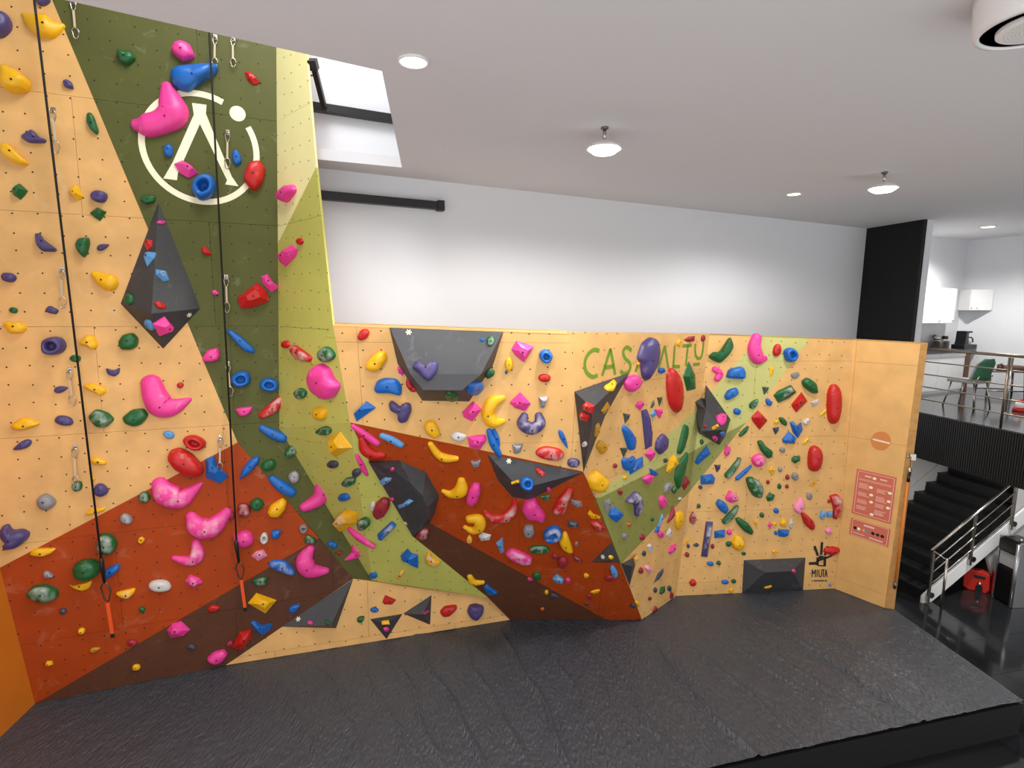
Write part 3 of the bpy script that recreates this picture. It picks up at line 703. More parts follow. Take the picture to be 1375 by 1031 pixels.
mk('control_panel', prism([wp(.03, .02, hcool-.30), wp(.03, -.03, hcool-.27), wp(.03, -.03, hcool-.10), wp(.03, .06, hcool-.06), wp(.03, .34, hcool-.05), wp(.03, .34, hcool-.30)], wx*(ww-.05)), 'black_plastic', t, bevel=.006)
mk('dispensing_bay', obox(wp(.05, -.004, hcool-.55), wx*(ww-.09), wy*.03, Zv*.24), 'grey_plastic', t, bevel=.004)
mk('lower_door', obox(wp(.04, -.012, .04), wx*(ww-.07), wy*.03, Zv*(hcool-.62)), 'black_plastic', t, bevel=.006)
mk('lever', lathe(wp(ww*.75, .12, hcool-.055), [(.03, 0), (.022, .03), (.008, .04)], 14), 'silver', t, smooth=True)
# red case below the stairs
c4 = onz(1311, 794, ZL); t = thing('tool_case', c4, 'red and black portable case on the floor under the stairs', 'case')
rx = nrm([.75, -.55, 0]); ry = np.array([.55, .75, 0]); ry = nrm(ry)
def rc(x, y, z): return c4+rx*x+ry*y+Zv*z
mk('shell', prism([rc(-.20, 0, .05), rc(-.12, 0, .0), rc(.14, 0, .0), rc(.18, 0, .08), rc(.16, 0, .36), rc(.05, 0, .40), rc(-.18, 0, .40), rc(-.21, 0, .30)], ry*.16), 'red_plastic', t, bevel=.015)
mk('side_guard', prism([rc(.20, -.02, .0), rc(.26, -.02, .05), rc(.26, -.02, .34), rc(.20, -.02, .46)], ry*.2), 'red_plastic', t, bevel=.01)
mk('handle_slot', obox(rc(-.06, -.012, .26), rx*.16, ry*.02, Zv*.06), 'black_plastic', t, bevel=.006)
mk('dial', lathe(rc(.03, -.004, .16), [(.035, 0), (.035, .02), (.012, .03)], 14, -ry), 'steel', t, smooth=True)
mk('foot_block', obox(rc(-.02, -.01, .0), rx*.1, ry*.02, Zv*.12), 'black_plastic', t)
cb = mk('power_cable', tube([spt(1.7, -.02, .95), spt(1.62, -.03, .7), spt(1.75, -.02, .5), spt(1.7, -.05, .3), c4+rx*.1+ry*.12+Zv*.3], .009, 6), 'black_plastic', smooth=True); tag(cb, 'thin dark cable hanging between stairs and red case', 'cable')
# ================================================================== big grey volumes
CROPS = {'c1': (0, 0, 3.965), 'c2': (160, 0, 3.967), 'c3': (0, 240, 3.965), 'c4': (160, 240, 3.967), 'c5': (0, 440, 3.683), 'c6': (200, 440, 3.682), 'c7': (0, 660, 3.437), 'c8': (200, 660, 3.965),
         'd1': (440, 420, 4.686), 'd2': (620, 420, 4.686), 'd3': (760, 420, 4.686), 'd4': (940, 420, 4.686), 'd5': (420, 620, 4.686), 'd6': (620, 620, 4.686), 'd7': (760, 620, 4.686), 'd8': (940, 620, 4.686), 'px': (0, 0, 1.0)}
def cpx(c, x, y): a, b, s = CROPS[c]; return a+x/s, b+y/s
VOLS = []
def volume(crop, pl, base, tops, faces, label, area_words):
    """base: outline on the wall; tops: (x, y, height); faces index base then tops"""
    p0, n = pl
    pts = [on(*cpx(crop, x, y), pl)+n*.002 for x, y in base]
    for x, y, h in tops: pts.append(on(*cpx(crop, x, y), (p0+n*h, n)))
    o = mk('wall_volume', (pts, faces+[tuple(range(len(base)))[::-1]]), 'volume')
    tag(o, label, 'volume', 'grey climbing volumes')
    for f in faces: addtri([pts[i] for i in f], ('volume', area_words))
    VOLS.append(o)
    return o
volume('c4', plA, [(210, 125), (432, 690), (235, 905), (8, 665)], [(172, 718, .34)], [(0, 4, 1), (0, 3, 4), (4, 3, 2), (1, 4, 2)], 'large dark grey kite-shaped pyramid volume on the tall wall', 'kite volume')
volume('d1', plCU, [(388, 92), (1105, 120), (1040, 330), (890, 557), (595, 552), (440, 320)], [(392, 97, .03), (1100, 122, .03), (965, 385, .30), (845, 487, .36), (600, 485, .36), (520, 385, .30)],
       [(0, 6, 7, 1), (1, 7, 8, 2), (2, 8, 9, 3), (3, 9, 10, 4), (4, 10, 11, 5), (5, 11, 6, 0), (6, 11, 8, 7), (11, 10, 9, 8)], 'wide dark grey bowl-shaped volume at the top of the middle wall', 'top bowl volume')
volume('d3', plD, [(52, 495), (400, 375), (245, 650), (195, 780), (110, 1000)], [(165, 600, .28), (165, 700, .26)], [(0, 5, 1), (1, 5, 2), (2, 5, 6), (2, 6, 3), (3, 6, 4), (4, 6, 0), (0, 6, 5)], 'dark grey spike-shaped volume below the green letters', 'spike volume')
fr = [(350, 0), (500, 50), (620, 140), (690, 210), (720, 290), (720, 360), (630, 470)]; ba = [(350, -5), (545, -10), (712, 65), (795, 210), (770, 318), (735, 388), (630, 472)]
volume('d5', plCL, ba, [(x, y, .20 if 0 < i < 6 else .05) for i, (x, y) in enumerate(fr)], [(i, i+1, i+8, i+7) for i in range(6)]+[(7, 8, 9, 10, 11, 12, 13), (6, 0, 7, 13)], 'dark grey half-round volume at the edge of the green strip', 'half-round volume')
volume('px', plCL, [(654, 609), (783, 634), (712, 671), (688, 667), (669, 645)], [(690, 648, .17), (716, 652, .17)], [(0, 6, 1), (0, 5, 6), (1, 6, 2), (2, 6, 5, 3), (3, 5, 4), (4, 5, 0)], 'dark grey flat volume between beige and rust on the overhang', 'middle flat volume')
volume('c8', plA, [(708, 718), (1087, 465), (1012, 735)], [(968, 712, .2)], [(0, 3, 1), (1, 3, 2), (2, 3, 0)], 'dark grey long triangular volume at the end of the brown strip', 'long triangular volume')
volume('px', plG, [(497, 831), (540.5, 824), (519, 858)], [(516, 837, .10)], [(0, 3, 1), (1, 3, 2), (2, 3, 0)], 'small dark grey triangular volume pointing down to the mat', 'lower triangle volume')
volume('px', plG, [(541.5, 823.6), (579.4, 798.8), (577.5, 838.7)], [(568, 825, .11)], [(0, 3, 1), (1, 3, 2), (2, 3, 0)], 'small dark grey triangular volume pointing left on the kicker', 'upper triangle volume')
volume('d3', plE, [(738, 500), (872, 540), (880, 452), (1035, 670), (1000, 780), (965, 832), (832, 755), (805, 600)], [(880, 610, .22), (985, 735, .34), (850, 745, .24)],
       [(0, 8, 1), (1, 8, 2), (2, 8, 3), (3, 8, 9), (3, 9, 4), (4, 9, 5), (5, 9, 10), (5, 10, 6), (6, 10, 7), (7, 10, 8), (7, 8, 0), (8, 10, 9)], 'black many-sided spiky volume on the pale green band', 'spiky volume')
volume('d8', plE, [(275, 618), (663, 602), (648, 806), (263, 828)], [(412, 695, .2), (580, 688, .2)], [(0, 4, 5, 1), (1, 5, 2), (2, 5, 4, 3), (3, 4, 0)], 'dark grey rectangular hip-roof volume at the foot of the right wall', 'rectangular volume')
volume('d7', plCL, [(160, 630), (285, 508), (338, 632)], [(268, 622, .11)], [(0, 3, 1), (1, 3, 2), (2, 3, 0)], 'small dark grey triangular volume at the right edge of the rust overhang', 'edge volume')
volume('d7', plD, [(345, 640), (452, 588), (400, 778)], [(415, 655, .10)], [(0, 3, 1), (1, 3, 2), (2, 3, 0)], 'small dark grey triangular volume under the olive corner band', 'corner volume')
BVH = BVHTree.FromPolygons([tuple(p) for t in TRI for p in t], [(3*i, 3*i+1, 3*i+2) for i in range(len(TRI))], epsilon=0.0)
def hit(u, v):
    d = ray(u, v); r = BVH.ray_cast(Vector(CAM), Vector(d).normalized())
    if r[0] is None: return None
    n = np.array(r[1]); n = n/np.linalg.norm(n)
    if np.dot(n, d) > 0: n = -n
    return np.array(r[0]), n, TRITAG[r[2]]
HOLDS = """
@c1
o P 0 125 105 130 0
s Y 122,72,8 175,112,30 245,140,40 290,142,26 328,132,9
o P 225 0 80 50 0
y Y 0,330 70,360 150,420 155,450 135,485 60,490 0,460
y P 332,430 355,420 380,435 392,472 365,470 340,460
y P 100,725 165,685 185,705 210,730 245,742 238,760 150,760
y Y 0,760 40,760 80,800 152,870 120,880 60,860 0,815
y G 460,600 480,595 500,620 525,700 515,718 480,690 458,650
y G 620,260 665,272 700,270 724,310 680,348 640,330 622,290
@c2
y K 270,265 290,225 325,212 375,230 407,300 345,325 310,300
y B 265,375 300,350 400,340 515,333 528,360 510,390 440,430 370,485 320,475 280,440
s K 252,458,24 275,540,48 285,600,56 220,645,46 140,665,44 90,660,24
f R 667,380 700,378 755,438 715,450 680,420
o B 262 802 50 75 0
f K 290,870 335,850 385,880 420,920 370,948 320,920
d B 452 995 130 140 0
y B 600,810 622,788 650,830 652,865 625,884 605,860
y R 660,930 690,860 745,848 778,890 770,960 725,1018 690,1000 662,960
@c3
f G 58,62 100,23 143,62 128,85 103,110 65,85
f Y 362,60 395,30 420,45 440,95 410,115 380,90
o P 525 93 92 68 5
f G 475,180 515,150 565,175 530,225 500,205
y P 183,290 205,287 230,325 300,375 290,388 220,387 190,350
y G 397,350 415,315 470,310 476,345 462,400 445,420 425,405 405,375
t P 547 362 70 35 -20
o P 43 525 80 55 15
s Y 502,508,16 545,538,30 580,552,36
o G 70 700 46 34 10
y P 237,700 260,672 312,700 300,722 255,715
y Y 8,765 40,760 75,768 110,760 142,795 120,822 50,825
d P 281 890 125 108 0
y Y 417,870 460,832 500,838 522,890 495,912 465,890 425,885
y G 625,870 650,830 705,818 733,850 730,890 700,912 640,912
o G 400 957 60 40 0
@c4
y G 108,105 130,85 195,90 190,125 140,137
y K 835,90 880,35 920,28 935,60 885,130 840,110
o R 960 333 35 35 0
f K 840,410 910,350 940,375 930,410 875,468 845,440
f R 437,365 455,357 495,400 470,412 440,395
f K 755,520 790,505 820,550 857,578 810,605 765,560
f R 625,635 735,550 785,600 800,650 700,690 645,690
t K 513 607 42 28 20
y B 567,808 590,802 650,840 725,910 720,932 665,918 600,850
y K 440,955 470,910 525,900 538,935 530,965 490,977 445,975
o K 225 232 45 20 0
f R 130,350 145,320 172,325 168,360 145,383
f b 128,430 150,385 187,390 180,420 143,465
f b* 198,480 255,490 270,540 240,545 200,510
y R 185,655 215,650 257,680 240,693 205,688
f K 188,780 250,740 298,795 280,825 220,842
o G 50 640 42 62 0
y b 133,750 160,755 187,800 175,812 140,785
o R 884 882 40 45 0
y R* 900,890 935,885 1022,950 1010,978 950,965 915,930
o G* 1098 938 88 75 15
@c5
y P 520,198 560,212 592,195 590,225 565,243 530,232
t P 300 305 70 36 -12
y Y 408,285 450,273 520,295 525,320 500,340 470,320 430,305
o P 314 460 92 52 12
y Y 45,485 105,445 150,450 198,475 170,490 110,508 70,505
y G* 430,440 470,403 530,420 565,455 520,498 470,490
y G 600,445 650,405 710,400 733,435 700,480 660,492 615,475
o b 835 530 58 38 10
t P 108 583 100 42 155
y Y 438,650 480,640 530,660 525,678 460,675
o P 495 805 75 60 5
o A 224 865 92 72 5
o Y 460 750 20 20 0
o G* 380 785 50 55 0
y Y 413,925 450,893 525,890 515,905 450,925
o G* 712 840 62 52 0
o A* 622 946 65 50 20
@c6
s K 8,275,38 28,340,46 62,388,50 120,392,36 198,357,9
o R 154 285 35 28 0
d B 455 255 100 80 0
d B 595 283 95 70 0
y K 424,405 450,395 512,390 510,410 485,435 450,440
s R* 560,433,18 610,400,25 652,358,20
y K 777,250 800,195 840,180 880,205 900,255 935,290 905,350 870,362 800,320
o G* 745 327 60 50 0
o Y 842 425 65 70 0
s B 558,496,14 610,525,22 662,546,22
t G* 860 512 80 45 175
f Y 882,550 935,522 995,600 910,648 885,600
o G* 706 610 85 50 -45
o G 592 680 75 55 -30
d R 225 570 118 68 12
y R 85,650 100,610 150,595 210,625 260,680 270,720 240,743 180,735 120,700
f B 280,650 320,635 340,690 392,738 350,775 278,745
y B 445,755 460,700 500,650 545,633 548,660 500,720
s K* 50,775,30 85,822,48 150,848,42 205,815,26 255,775,8
s K* 205,935,20 240,985,42 310,990,42 385,915,20
o A* 717 740 58 60 0
o V 907 677 55 40 0
s B 608,748,16 655,785,25 705,815,22
s K 815,725,14 862,775,38 845,845,34 770,890,22
o m* 468 902 65 75 0
o m 408 930 28 45 0
o G 533 876 70 60 0
y Y 583,920 600,880 660,842 682,860 675,900 640,940 600,940
y G* 945,775 970,745 1020,738 1015,775 975,790
o B 962 840 58 38 5
f Y* 907,975 960,910 1020,920 1025,970 940,1015 920,1000
o V 1022 720 38 45 0
@c7
y P 0,165 30,155 50,185 100,178 130,195 125,220 80,262 20,272 12,250 30,235 0,212
y Y 133,290 150,265 260,262 240,285 200,300 150,297
t A* 222 385 50 30 20
o G* 488 245 92 100 0
o G 395 365 130 100 -5
y B 463,395 500,350 545,335 555,355 520,390 480,410
y Y 315,430 340,437 428,408 410,450 380,460 340,448
y Y* 528,468 625,445 620,470 590,497 550,488
o W 737 437 105 55 5
y G* 112,475 150,440 210,433 260,455 267,490 220,515 160,508
o V 290 553 35 25 0
o G 655 545 30 25 0
o Y 376 645 32 30 0
t y 438 730 50 22 -15
f Y 205,800 215,785 240,783 243,800 220,810
o Y 628 812 38 28 0
o m 610 698 50 32 0
d Y 652 224 30 26 0
@c8
s K* 248,275,18 255,340,30 215,372,24 130,357,10
o K 505 256 108 85 0
d W 613 250 45 58 0
t B 677 225 60 50 -40
f p* 545,345 570,320 610,310 630,345 580,372
d A 822 198 46 45 0
y G* 825,265 840,225 893,255 885,275 835,280
o B 978 282 55 33 15
o m 1015 327 28 22 0
s K 860,308,20 830,370,40 858,422,38 945,427,16
s B* 660,388,20 710,400,28 760,435,16
y G* 550,470 600,455 635,455 628,495 590,505 555,492
f K* 190,480 215,445 270,465 285,490 240,517 200,500
t R 347 623 70 40 -10
f Y 525,600 570,545 680,585 620,655
t B 775 622 70 38 -30
f K 92,745 120,710 170,697 217,742 180,775 110,783
f B 540,700 560,690 600,715 660,705 640,745 600,770 560,740
f R 440,835 480,755 545,742 548,790 490,850
o m 432 812 40 36 0
o V 227 828 50 28 0
y K 305,895 340,860 400,845 420,870 390,910 350,922 320,912
o K 857 697 30 24 0
o G 950 697 30 24 0
@px
o K 519 845 7 6 0
@d1
y R 185,150 205,110 240,100 264,120 250,160 210,178 190,170
y Y 235,335 260,290 320,243 360,245 375,290 330,360 290,375 240,360
y B 287,480 310,430 360,413 430,418 465,460 465,525 400,508 300,508
f B 160,640 245,560 302,600 180,687
y P 380,575 400,555 430,575 455,595 490,567 520,575 528,620 500,690 460,698 440,680 440,635 390,615
y P 527,340 560,295 600,330 630,325 660,292 695,310 690,365 640,425 605,410 570,370
f K 435,345 460,328 483,355 475,400 445,380
s R 505,415,10 510,450,18 535,480,20 562,475,16
y G 730,520 760,503 830,530 815,555 770,562
y B 880,505 900,450 970,432 985,470 940,520 900,520
f K 845,630 915,560 970,610 910,690 855,660
y Y 603,720 620,685 665,677 695,720 710,770 680,795 630,770
s K 158,717,16 230,765,22 308,823,22
s R 212,798,20 240,868,38 300,898,32 348,900,20
s b 342,777,20 400,800,24 458,833,22
s Y 645,828,18 690,890,25 740,916,30 808,920,20
o W* 823 780 100 58 0
f K 878,785 930,775 995,770 1000,805 960,865 890,850
y A 898,930 930,940 965,922 955,965 930,975 905,960
y K 168,892 185,885 230,950 260,1025 245,1035 205,985
o K 405 987 22 20 0
@d2
o G* 182 175 50 65 0
o B 130 167 28 25 0
y G 145,400 160,335 210,365 205,395 165,420
f K 313,230 345,178 455,215 395,315 360,290 330,265
o Y 297 325 50 90 -5
o B 280 375 18 22 0
d B 530 275 85 82 0
o R 522 412 78 55 0
f A 483,530 545,528 520,600 495,600
f K 302,565 370,502 437,575 400,623 330,600
s Y 258,540,20 195,565,42 165,640,42 200,690,40 262,685,18
s P* 395,652,24 385,700,38 440,732,40 492,700,38 485,650,24
s B 172,745,18 200,825,26 238,895,16
s B 203,740,12 222,790,16 232,835,10
f A 318,830 388,825 370,880 340,893 325,885
o R* 558 888 180 88 5
t B 640 795 130 35 65
o P* 703 945 80 58 -5
f R* 462,980 490,970 530,1010 500,1030
@d3
y P 460,285 490,190 540,152 580,165 595,240 580,330 515,435 490,400 480,320
o Y 460 320 20 25 0
o B 605 363 45 38 0
y K 372,440 400,400 450,388 482,430 465,470 420,502 385,485
o R 690 490 92 290 -4
f G 747,400 780,305 818,390 822,480 770,493
f K 440,585 455,560 480,555 497,580 470,615
f T 533,598 545,560 557,545 558,580 545,600
f T 575,532 610,530 605,555 590,590
f b 535,640 555,605 575,640 545,665
f K 560,608 612,605 608,630 590,668
f T 362,630 408,640 400,665 375,700
f P 480,615 512,605 545,840 505,865
y B 357,730 370,700 410,740 445,800 435,865 400,868 375,790
y P 567,860 575,800 615,755 647,790 640,850 595,898
f T 342,850 385,850 380,880 365,910
f K 497,890 540,855 567,880 540,937
y B 355,930 370,910 400,920 435,897 438,950 390,1000 365,980
f B 405,1000 440,930 490,905 492,970 410,1020
f Y 640,1000 650,920 690,893 718,950 655,1012
y G 700,885 720,800 745,700 772,710 770,760 745,860 725,893
y Y 238,460 265,445 300,415 323,440 305,485 260,483
f R* 98,580 120,562 172,590 160,640 100,615
f R* 75,640 95,625 145,650 130,690 85,675
f y 225,620 265,560 285,600 240,640
y y 180,780 190,710 210,688 217,730 200,785
y y 190,840 215,797 262,830 265,860 225,898
o W 115 828 30 36 0
o m 310 962 25 33 0
o V 628 930 25 28 0
y B 525,975 555,990 583,1010 570,1028 540,1020
f m 745,170 775,150 815,145 810,180 770,185
y Y 697,185 715,160 730,185 720,215 700,205
o m 865 160 25 45 0
y K 950,645 975,628 1010,640 1008,690 990,708 960,680
f Y 915,720 955,697 965,715 925,738
o m 875 712 25 22 0
y K 915,785 940,775 960,795 940,812
o B 990 765 30 30 0
f B 812,945 830,905 890,835 913,885 830,958
f V 935,960 975,955 970,985 950,1005
o G 855 812 25 32 0
@d4
y G 55,275 90,245 125,250 195,143 217,210 190,260 130,320 75,295
s K 95,355,18 128,382,20 110,415,20
s K 360,158,30 345,220,38 368,285,38 415,288,16
o R 487 235 48 85 8
d B 572 265 78 100 -20
f Y 443,335 463,340 455,400 437,400
y B 170,400 185,355 270,335 290,370 285,420 180,412
y B 155,525 180,485 235,468 248,510 170,555
y A 572,385 620,370 628,390 600,415 580,408
f T 393,465 437,468 430,490 405,515
t G* 342 572 75 42 -50
y B 413,545 430,535 445,555 460,560 445,588 420,580
o B 235 622 45 45 0
y G 643,430 680,405 730,440 745,510 710,508 660,470
f G* 470,520 500,490 580,455 615,500 560,540 500,568
f R 580,580 645,500 680,555 610,627 590,600
f W 695,565 745,543 750,565 725,588
f Y 748,645 795,603 800,615 755,655
o R 848 575 85 280 2
f R 328,660 370,615 430,680 380,737 340,690
o Y 482 685 28 30 0
y G 495,660 520,655 550,685 545,715 515,700
f V 458,725 500,718 495,745 475,768
f B 570,690 590,682 615,715 640,690 652,735 620,790 590,755
f B 522,800 565,745 610,790 600,825 530,822
t W 670 682 50 32 -50
f Y 640,820 685,780 692,790 650,832
o A 520 862 35 38 0
s G 255,770,10 280,745,14 300,720,9
y G 362,810 390,800 410,835 460,870 455,910 430,920 385,870
o R 727 920 85 180 4
y K 150,880 170,830 195,850 185,890 165,908
o K* 370 930 80 78 0
f G 580,915 600,900 635,905 630,935 600,950 580,935
f V 90,955 130,960 125,985 105,1003
f Y* 435,990 450,955 478,990 455,1028
o A 505 985 26 35 0
@d5
f b* 415,130 450,95 515,90 500,120 435,155
f b* 530,275 600,240 630,250 600,275 540,297
o K 497 237 26 22 0
y m 370,330 390,270 440,230 480,240 485,290 450,345 400,368
o W 378 283 40 55 0
o G* 313 395 75 72 0
s K 232,430,20 290,475,28 375,540,14
s K 265,500,24 285,560,36 255,592,24 210,618,8
f B* 403,465 495,380 525,400 510,425 430,503 410,495
o B 125 522 63 42 10
o m 168 573 40 28 0
f B 550,600 595,555 620,585 660,595 662,675 610,640 555,625
y Y* 703,600 730,565 750,600 808,635 770,665 720,650
f Y* 525,740 555,685 578,690 550,745
o B 380 718 52 38 0
f R 437,885 455,840 490,855 527,870 500,900 450,900
o B 388 932 55 32 0
t G 303 990 55 40 -40
y R 798,945 830,910 905,900 910,925 860,975 820,980
f Y 430,1000 480,992 485,1018 435,1020
f K 695,950 730,933 735,945 705,962
s Y 820,190,14 870,208,28 930,185,44 935,122,24
y m* 640,470 690,415 730,425 730,470 690,497
@d6
y P 35,950 50,905 90,895 143,910 135,960 95,1005 60,990
y K 25,240 45,180 75,137 115,145 120,195 95,260 60,283 30,270
s Y 50,365,28 105,365,36 112,415,35 70,438,26 20,418,14
t Y* 48 488 52 38 -90
s Y 50,725,16 75,760,22 132,762,14
s R* 145,320,16 200,358,30 280,350,36 330,290,26 328,240,9
y K 375,310 400,255 460,237 490,290 530,340 515,383 470,370 410,365
s R* 678,185,24 640,250,38 612,308,42
d B 412 140 85 95 0
f Y 310,128 360,112 363,130 315,143
f R* 462,45 490,32 530,75 510,95 470,70
o K 549 177 28 26 0
y G* 485,215 560,205 555,235 525,248
f A 685,240 755,255 760,285 730,292 690,270
y A 383,435 400,405 450,405 460,450 430,480 395,470
f W 105,470 130,450 185,465 175,495 120,502
d B* 572 458 122 92 -15
f V* 668,370 735,385 735,420 670,410
y Y 608,500 640,445 665,450 705,570 680,578 630,550
f Y 793,330 805,305 830,330 875,350 870,362 820,362
f R* 808,385 850,370 905,420 880,445 830,425
f b 215,515 258,478 265,570 245,580
y K* 272,585 310,553 370,570 445,610 440,650 380,652 300,610
o G* 487 553 130 55 0
o m 587 597 40 35 0
o m 635 635 65 72 0
f m* 695,580 760,620 750,640 705,625
o A 722 517 22 26 0
o G 472 722 55 50 0
t K 430 740 35 18 10
f b* 570,740 600,710 645,745 635,775 590,768
o K 668 748 32 30 0
t Y 785 717 35 28 0
o m 803 850 35 28 0
y Y 805,820 835,808 870,803 868,818 835,832
o m 935 733 70 35 -10
o b 958 693 40 82 -25
o Y 533 822 24 26 0
t V 585 847 60 28 10
o O 507 928 25 20 0
o V 785 895 30 18 0
y B 135,790 155,773 195,805 228,825 215,838 165,835
@d7
y G 685,110 700,30 765,-67 770,-40 755,20 745,90 710,188
y Y 150,120 170,60 200,52 275,120 265,160 220,200 170,180
o Y 373 100 25 28 0
y m 323,185 335,167 362,190 345,215
y K 483,110 515,80 555,85 545,120 515,147
f A 240,245 280,230 290,300 258,325
f B 273,335 310,280 335,318 368,325 362,350 325,385 290,360
y P* 375,250 440,183 475,210 490,300 460,350 440,340 435,265 400,255
t A 643 165 80 38 120
o G* 685 178 32 48 0
f m 730,150 760,87 785,130 750,182
f W 703,235 720,220 737,235 720,245
y K 588,235 610,205 645,250 610,303 592,275
s m 672,285,10 668,330,22 645,375,10
f b* 580,410 605,320 615,350 590,420
f B 555,445 575,405 597,410 580,450
o G 545 363 18 25 0
o O 400 395 25 25 0
o m 483 475 32 38 0
o A 370 470 28 45 0
o K 598 457 38 48 0
f W 633,460 655,415 670,455 648,480
y Y 688,370 700,320 735,308 748,360 710,437 692,410
y m* 778,350 800,308 822,350 810,397 780,385
o G 836 278 25 28 0
f B 850,130 855,90 925,78 943,105 935,143 855,146
o V 847 160 25 26 0
f W 513,530 530,513 552,555 535,577
o V 493 577 22 38 0
f Y* 437,655 430,610 455,583 460,600 440,645
o m 473 685 28 40 0
y p* 497,665 515,647 550,690 525,707
f V 555,765 580,705 615,672 617,690 590,740
o V 563 807 22 35 0
f G 590,830 600,790 628,782 625,820 605,837
o V 653 798 22 42 0
y m 655,860 660,812 680,830 670,862
o m 528 860 20 28 0
y m 545,945 560,903 577,915 565,945
y Y 435,880 450,873 468,905 455,918
o V 423 907 35 28 0
f K 647,570 660,530 698,515 695,550 660,585
f Y 735,525 775,473 782,485 745,525
o V 770 530 20 26 0
y V 797,525 825,507 840,525 820,537
o m 763 585 28 32 0
o m 923 532 22 32 0
o B 910 642 42 30 0
o G 962 637 28 26 0
o R 800 762 42 42 0
o B 1002 757 45 30 0
o Y 285 602 26 26 0
@d8
s G* 175,85,20 215,40,20 250,-15,12
s B 235,105,13 280,65,13 320,28,8
y G* 293,105 330,95 385,130 400,180 390,235 340,220 310,170
f K* 163,225 190,180 240,215 243,250 200,262 170,245
y B 100,265 120,232 165,262 183,300 165,335 125,305
f P* 42,378 85,380 48,605 10,600
f G 418,225 440,195 475,210 460,245 430,252
o A 600 92 42 50 0
o m 551 97 25 35 0
o m 548 155 22 28 0
o G 500 155 25 34 0
o m 428 128 22 28 0
f Y 685,152 710,150 735,115 738,128 710,160
o A 690 217 35 45 0
y p 590,285 635,218 663,260 655,290 625,333 597,310
y R 638,325 665,323 720,380 723,425 705,435 660,395
y R* 818,215 870,203 897,240 890,310 865,367 840,360 845,300 835,260
o R 812 248 18 24 0
y b* 753,345 770,297 797,330 770,370
f b* 800,315 838,310 838,350 803,352
o p 810 437 40 42 0
s R 800,560,18 840,562,24 868,558,16
s G* 235,285,12 200,335,22 160,375,20
y G 225,360 250,350 310,390 340,440 330,465 280,440 240,395
f B 95,440 160,430 162,480 95,485
o K 185 443 32 38 0
o B 481 308 32 34 0
o G 390 335 28 30 0
y Y 335,365 355,370 362,400 350,405
f K* 425,400 440,375 455,395 445,425
o Y 470 393 25 25 0
y Y 503,390 520,360 545,365 545,405 515,408
y W 560,400 570,353 588,380 578,425
f B 495,430 565,430 560,465 530,478 498,472
o B 478 448 22 28 0
y Y 200,510 225,463 260,465 285,510 270,545 245,563 210,540
o G 180 518 32 34 0
o G 276 578 28 20 0
d Y 469 567 28 26 0
o K 591 687 18 22 0
y Y 403,790 450,778 455,785 430,797 405,797
o G 213 752 28 28 0
o Y 196 810 28 28 0
f b 805,782 818,758 828,785
"""
# ================================================================== climbing holds
def chaikin(p, it=2):
    for _ in range(it):
        q = []
        for i in range(len(p)):
            a, b = p[i], p[(i+1) % len(p)]
            q += [(a[0]*.84+b[0]*.16, a[1]*.84+b[1]*.16), (a[0]*.16+b[0]*.84, a[1]*.16+b[1]*.84)]
        p = q
    return p
def catmull(pts, m=5):
    out = []; n = len(pts)
    for i in range(n-1):
        p0, p1, p2, p3 = [np.array(pts[max(0, min(n-1, i+k))]) for k in (-1, 0, 1, 2)]
        for j in range(m):
            t = j/m; out.append(.5*((2*p1)+(-p0+p2)*t+(2*p0-5*p1+4*p2-p3)*t*t+(-p0+3*p1-3*p2+p3)*t**3))
    out.append(np.array(pts[-1])); return out
def dome(out, h, rg, prof=((1, -.004), (.985, .30), (.90, .66), (.70, .90), (.38, 1.0)), shift=(0, 0), dimple=0.0):
    n = len(out); cx = sum(p[0] for p in out)/n; cy = sum(p[1] for p in out)/n
    vs, fs = [], []
    ph = rg.random()*6.28
    for k, (s, z) in enumerate(prof):
        for i, p in enumerate(out):
            a = math.atan2(p[1]-cy, p[0]-cx); sx = shift[0]*(1-s); sy = shift[1]*(1-s)
            zz = -.004 if k == 0 else h*z*(1+.07*math.sin(2*a+ph)*(1-abs(.5-s)))
            vs.append((cx+(p[0]-cx)*s+sx, cy+(p[1]-cy)*s+sy, zz))
    for k in range(len(prof)-1):
        for i in range(n): fs.append((k*n+i, k*n+(i+1) % n, (k+1)*n+(i+1) % n, (k+1)*n+i))
    c = len(vs); vs.append((cx+shift[0], cy+shift[1], h*prof[-1][1]*1.01-dimple))
    for i in range(n): fs.append(((len(prof)-1)*n+i, (len(prof)-1)*n+(i+1) % n, c))
    return vs, fs, (cx+shift[0], cy+shift[1], h*prof[-1][1]*1.01-dimple)
def gem(out, h, rg):
    n = len(out); cx = sum(p[0] for p in out)/n; cy = sum(p[1] for p in out)/n
    vs = [(p[0], p[1], -.004) for p in out]; fs = []
    vs += [(cx+(p[0]-cx)*.97, cy+(p[1]-cy)*.97, h*rg.uniform(.12, .3)) for p in out]
    ox, oy = (rg.uniform(-.12, .12)*(max(p[0] for p in out)-min(p[0] for p in out)), rg.uniform(0, .15)*(max(p[1] for p in out)-min(p[1] for p in out)))
    vs += [(cx+ox+(p[0]-cx)*.42, cy+oy+(p[1]-cy)*.42, h*rg.uniform(.82, 1.0)) for p in out]
    for k in range(2):
        for i in range(n): fs.append((k*n+i, k*n+(i+1) % n, (k+1)*n+(i+1) % n, (k+1)*n+i))
    z = h*.98; vs.append((cx+ox, cy+oy, z))
    for i in range(n): fs.append((2*n+i, 2*n+(i+1) % n, 3*n))
    return vs, fs, (cx+ox, cy+oy, z)
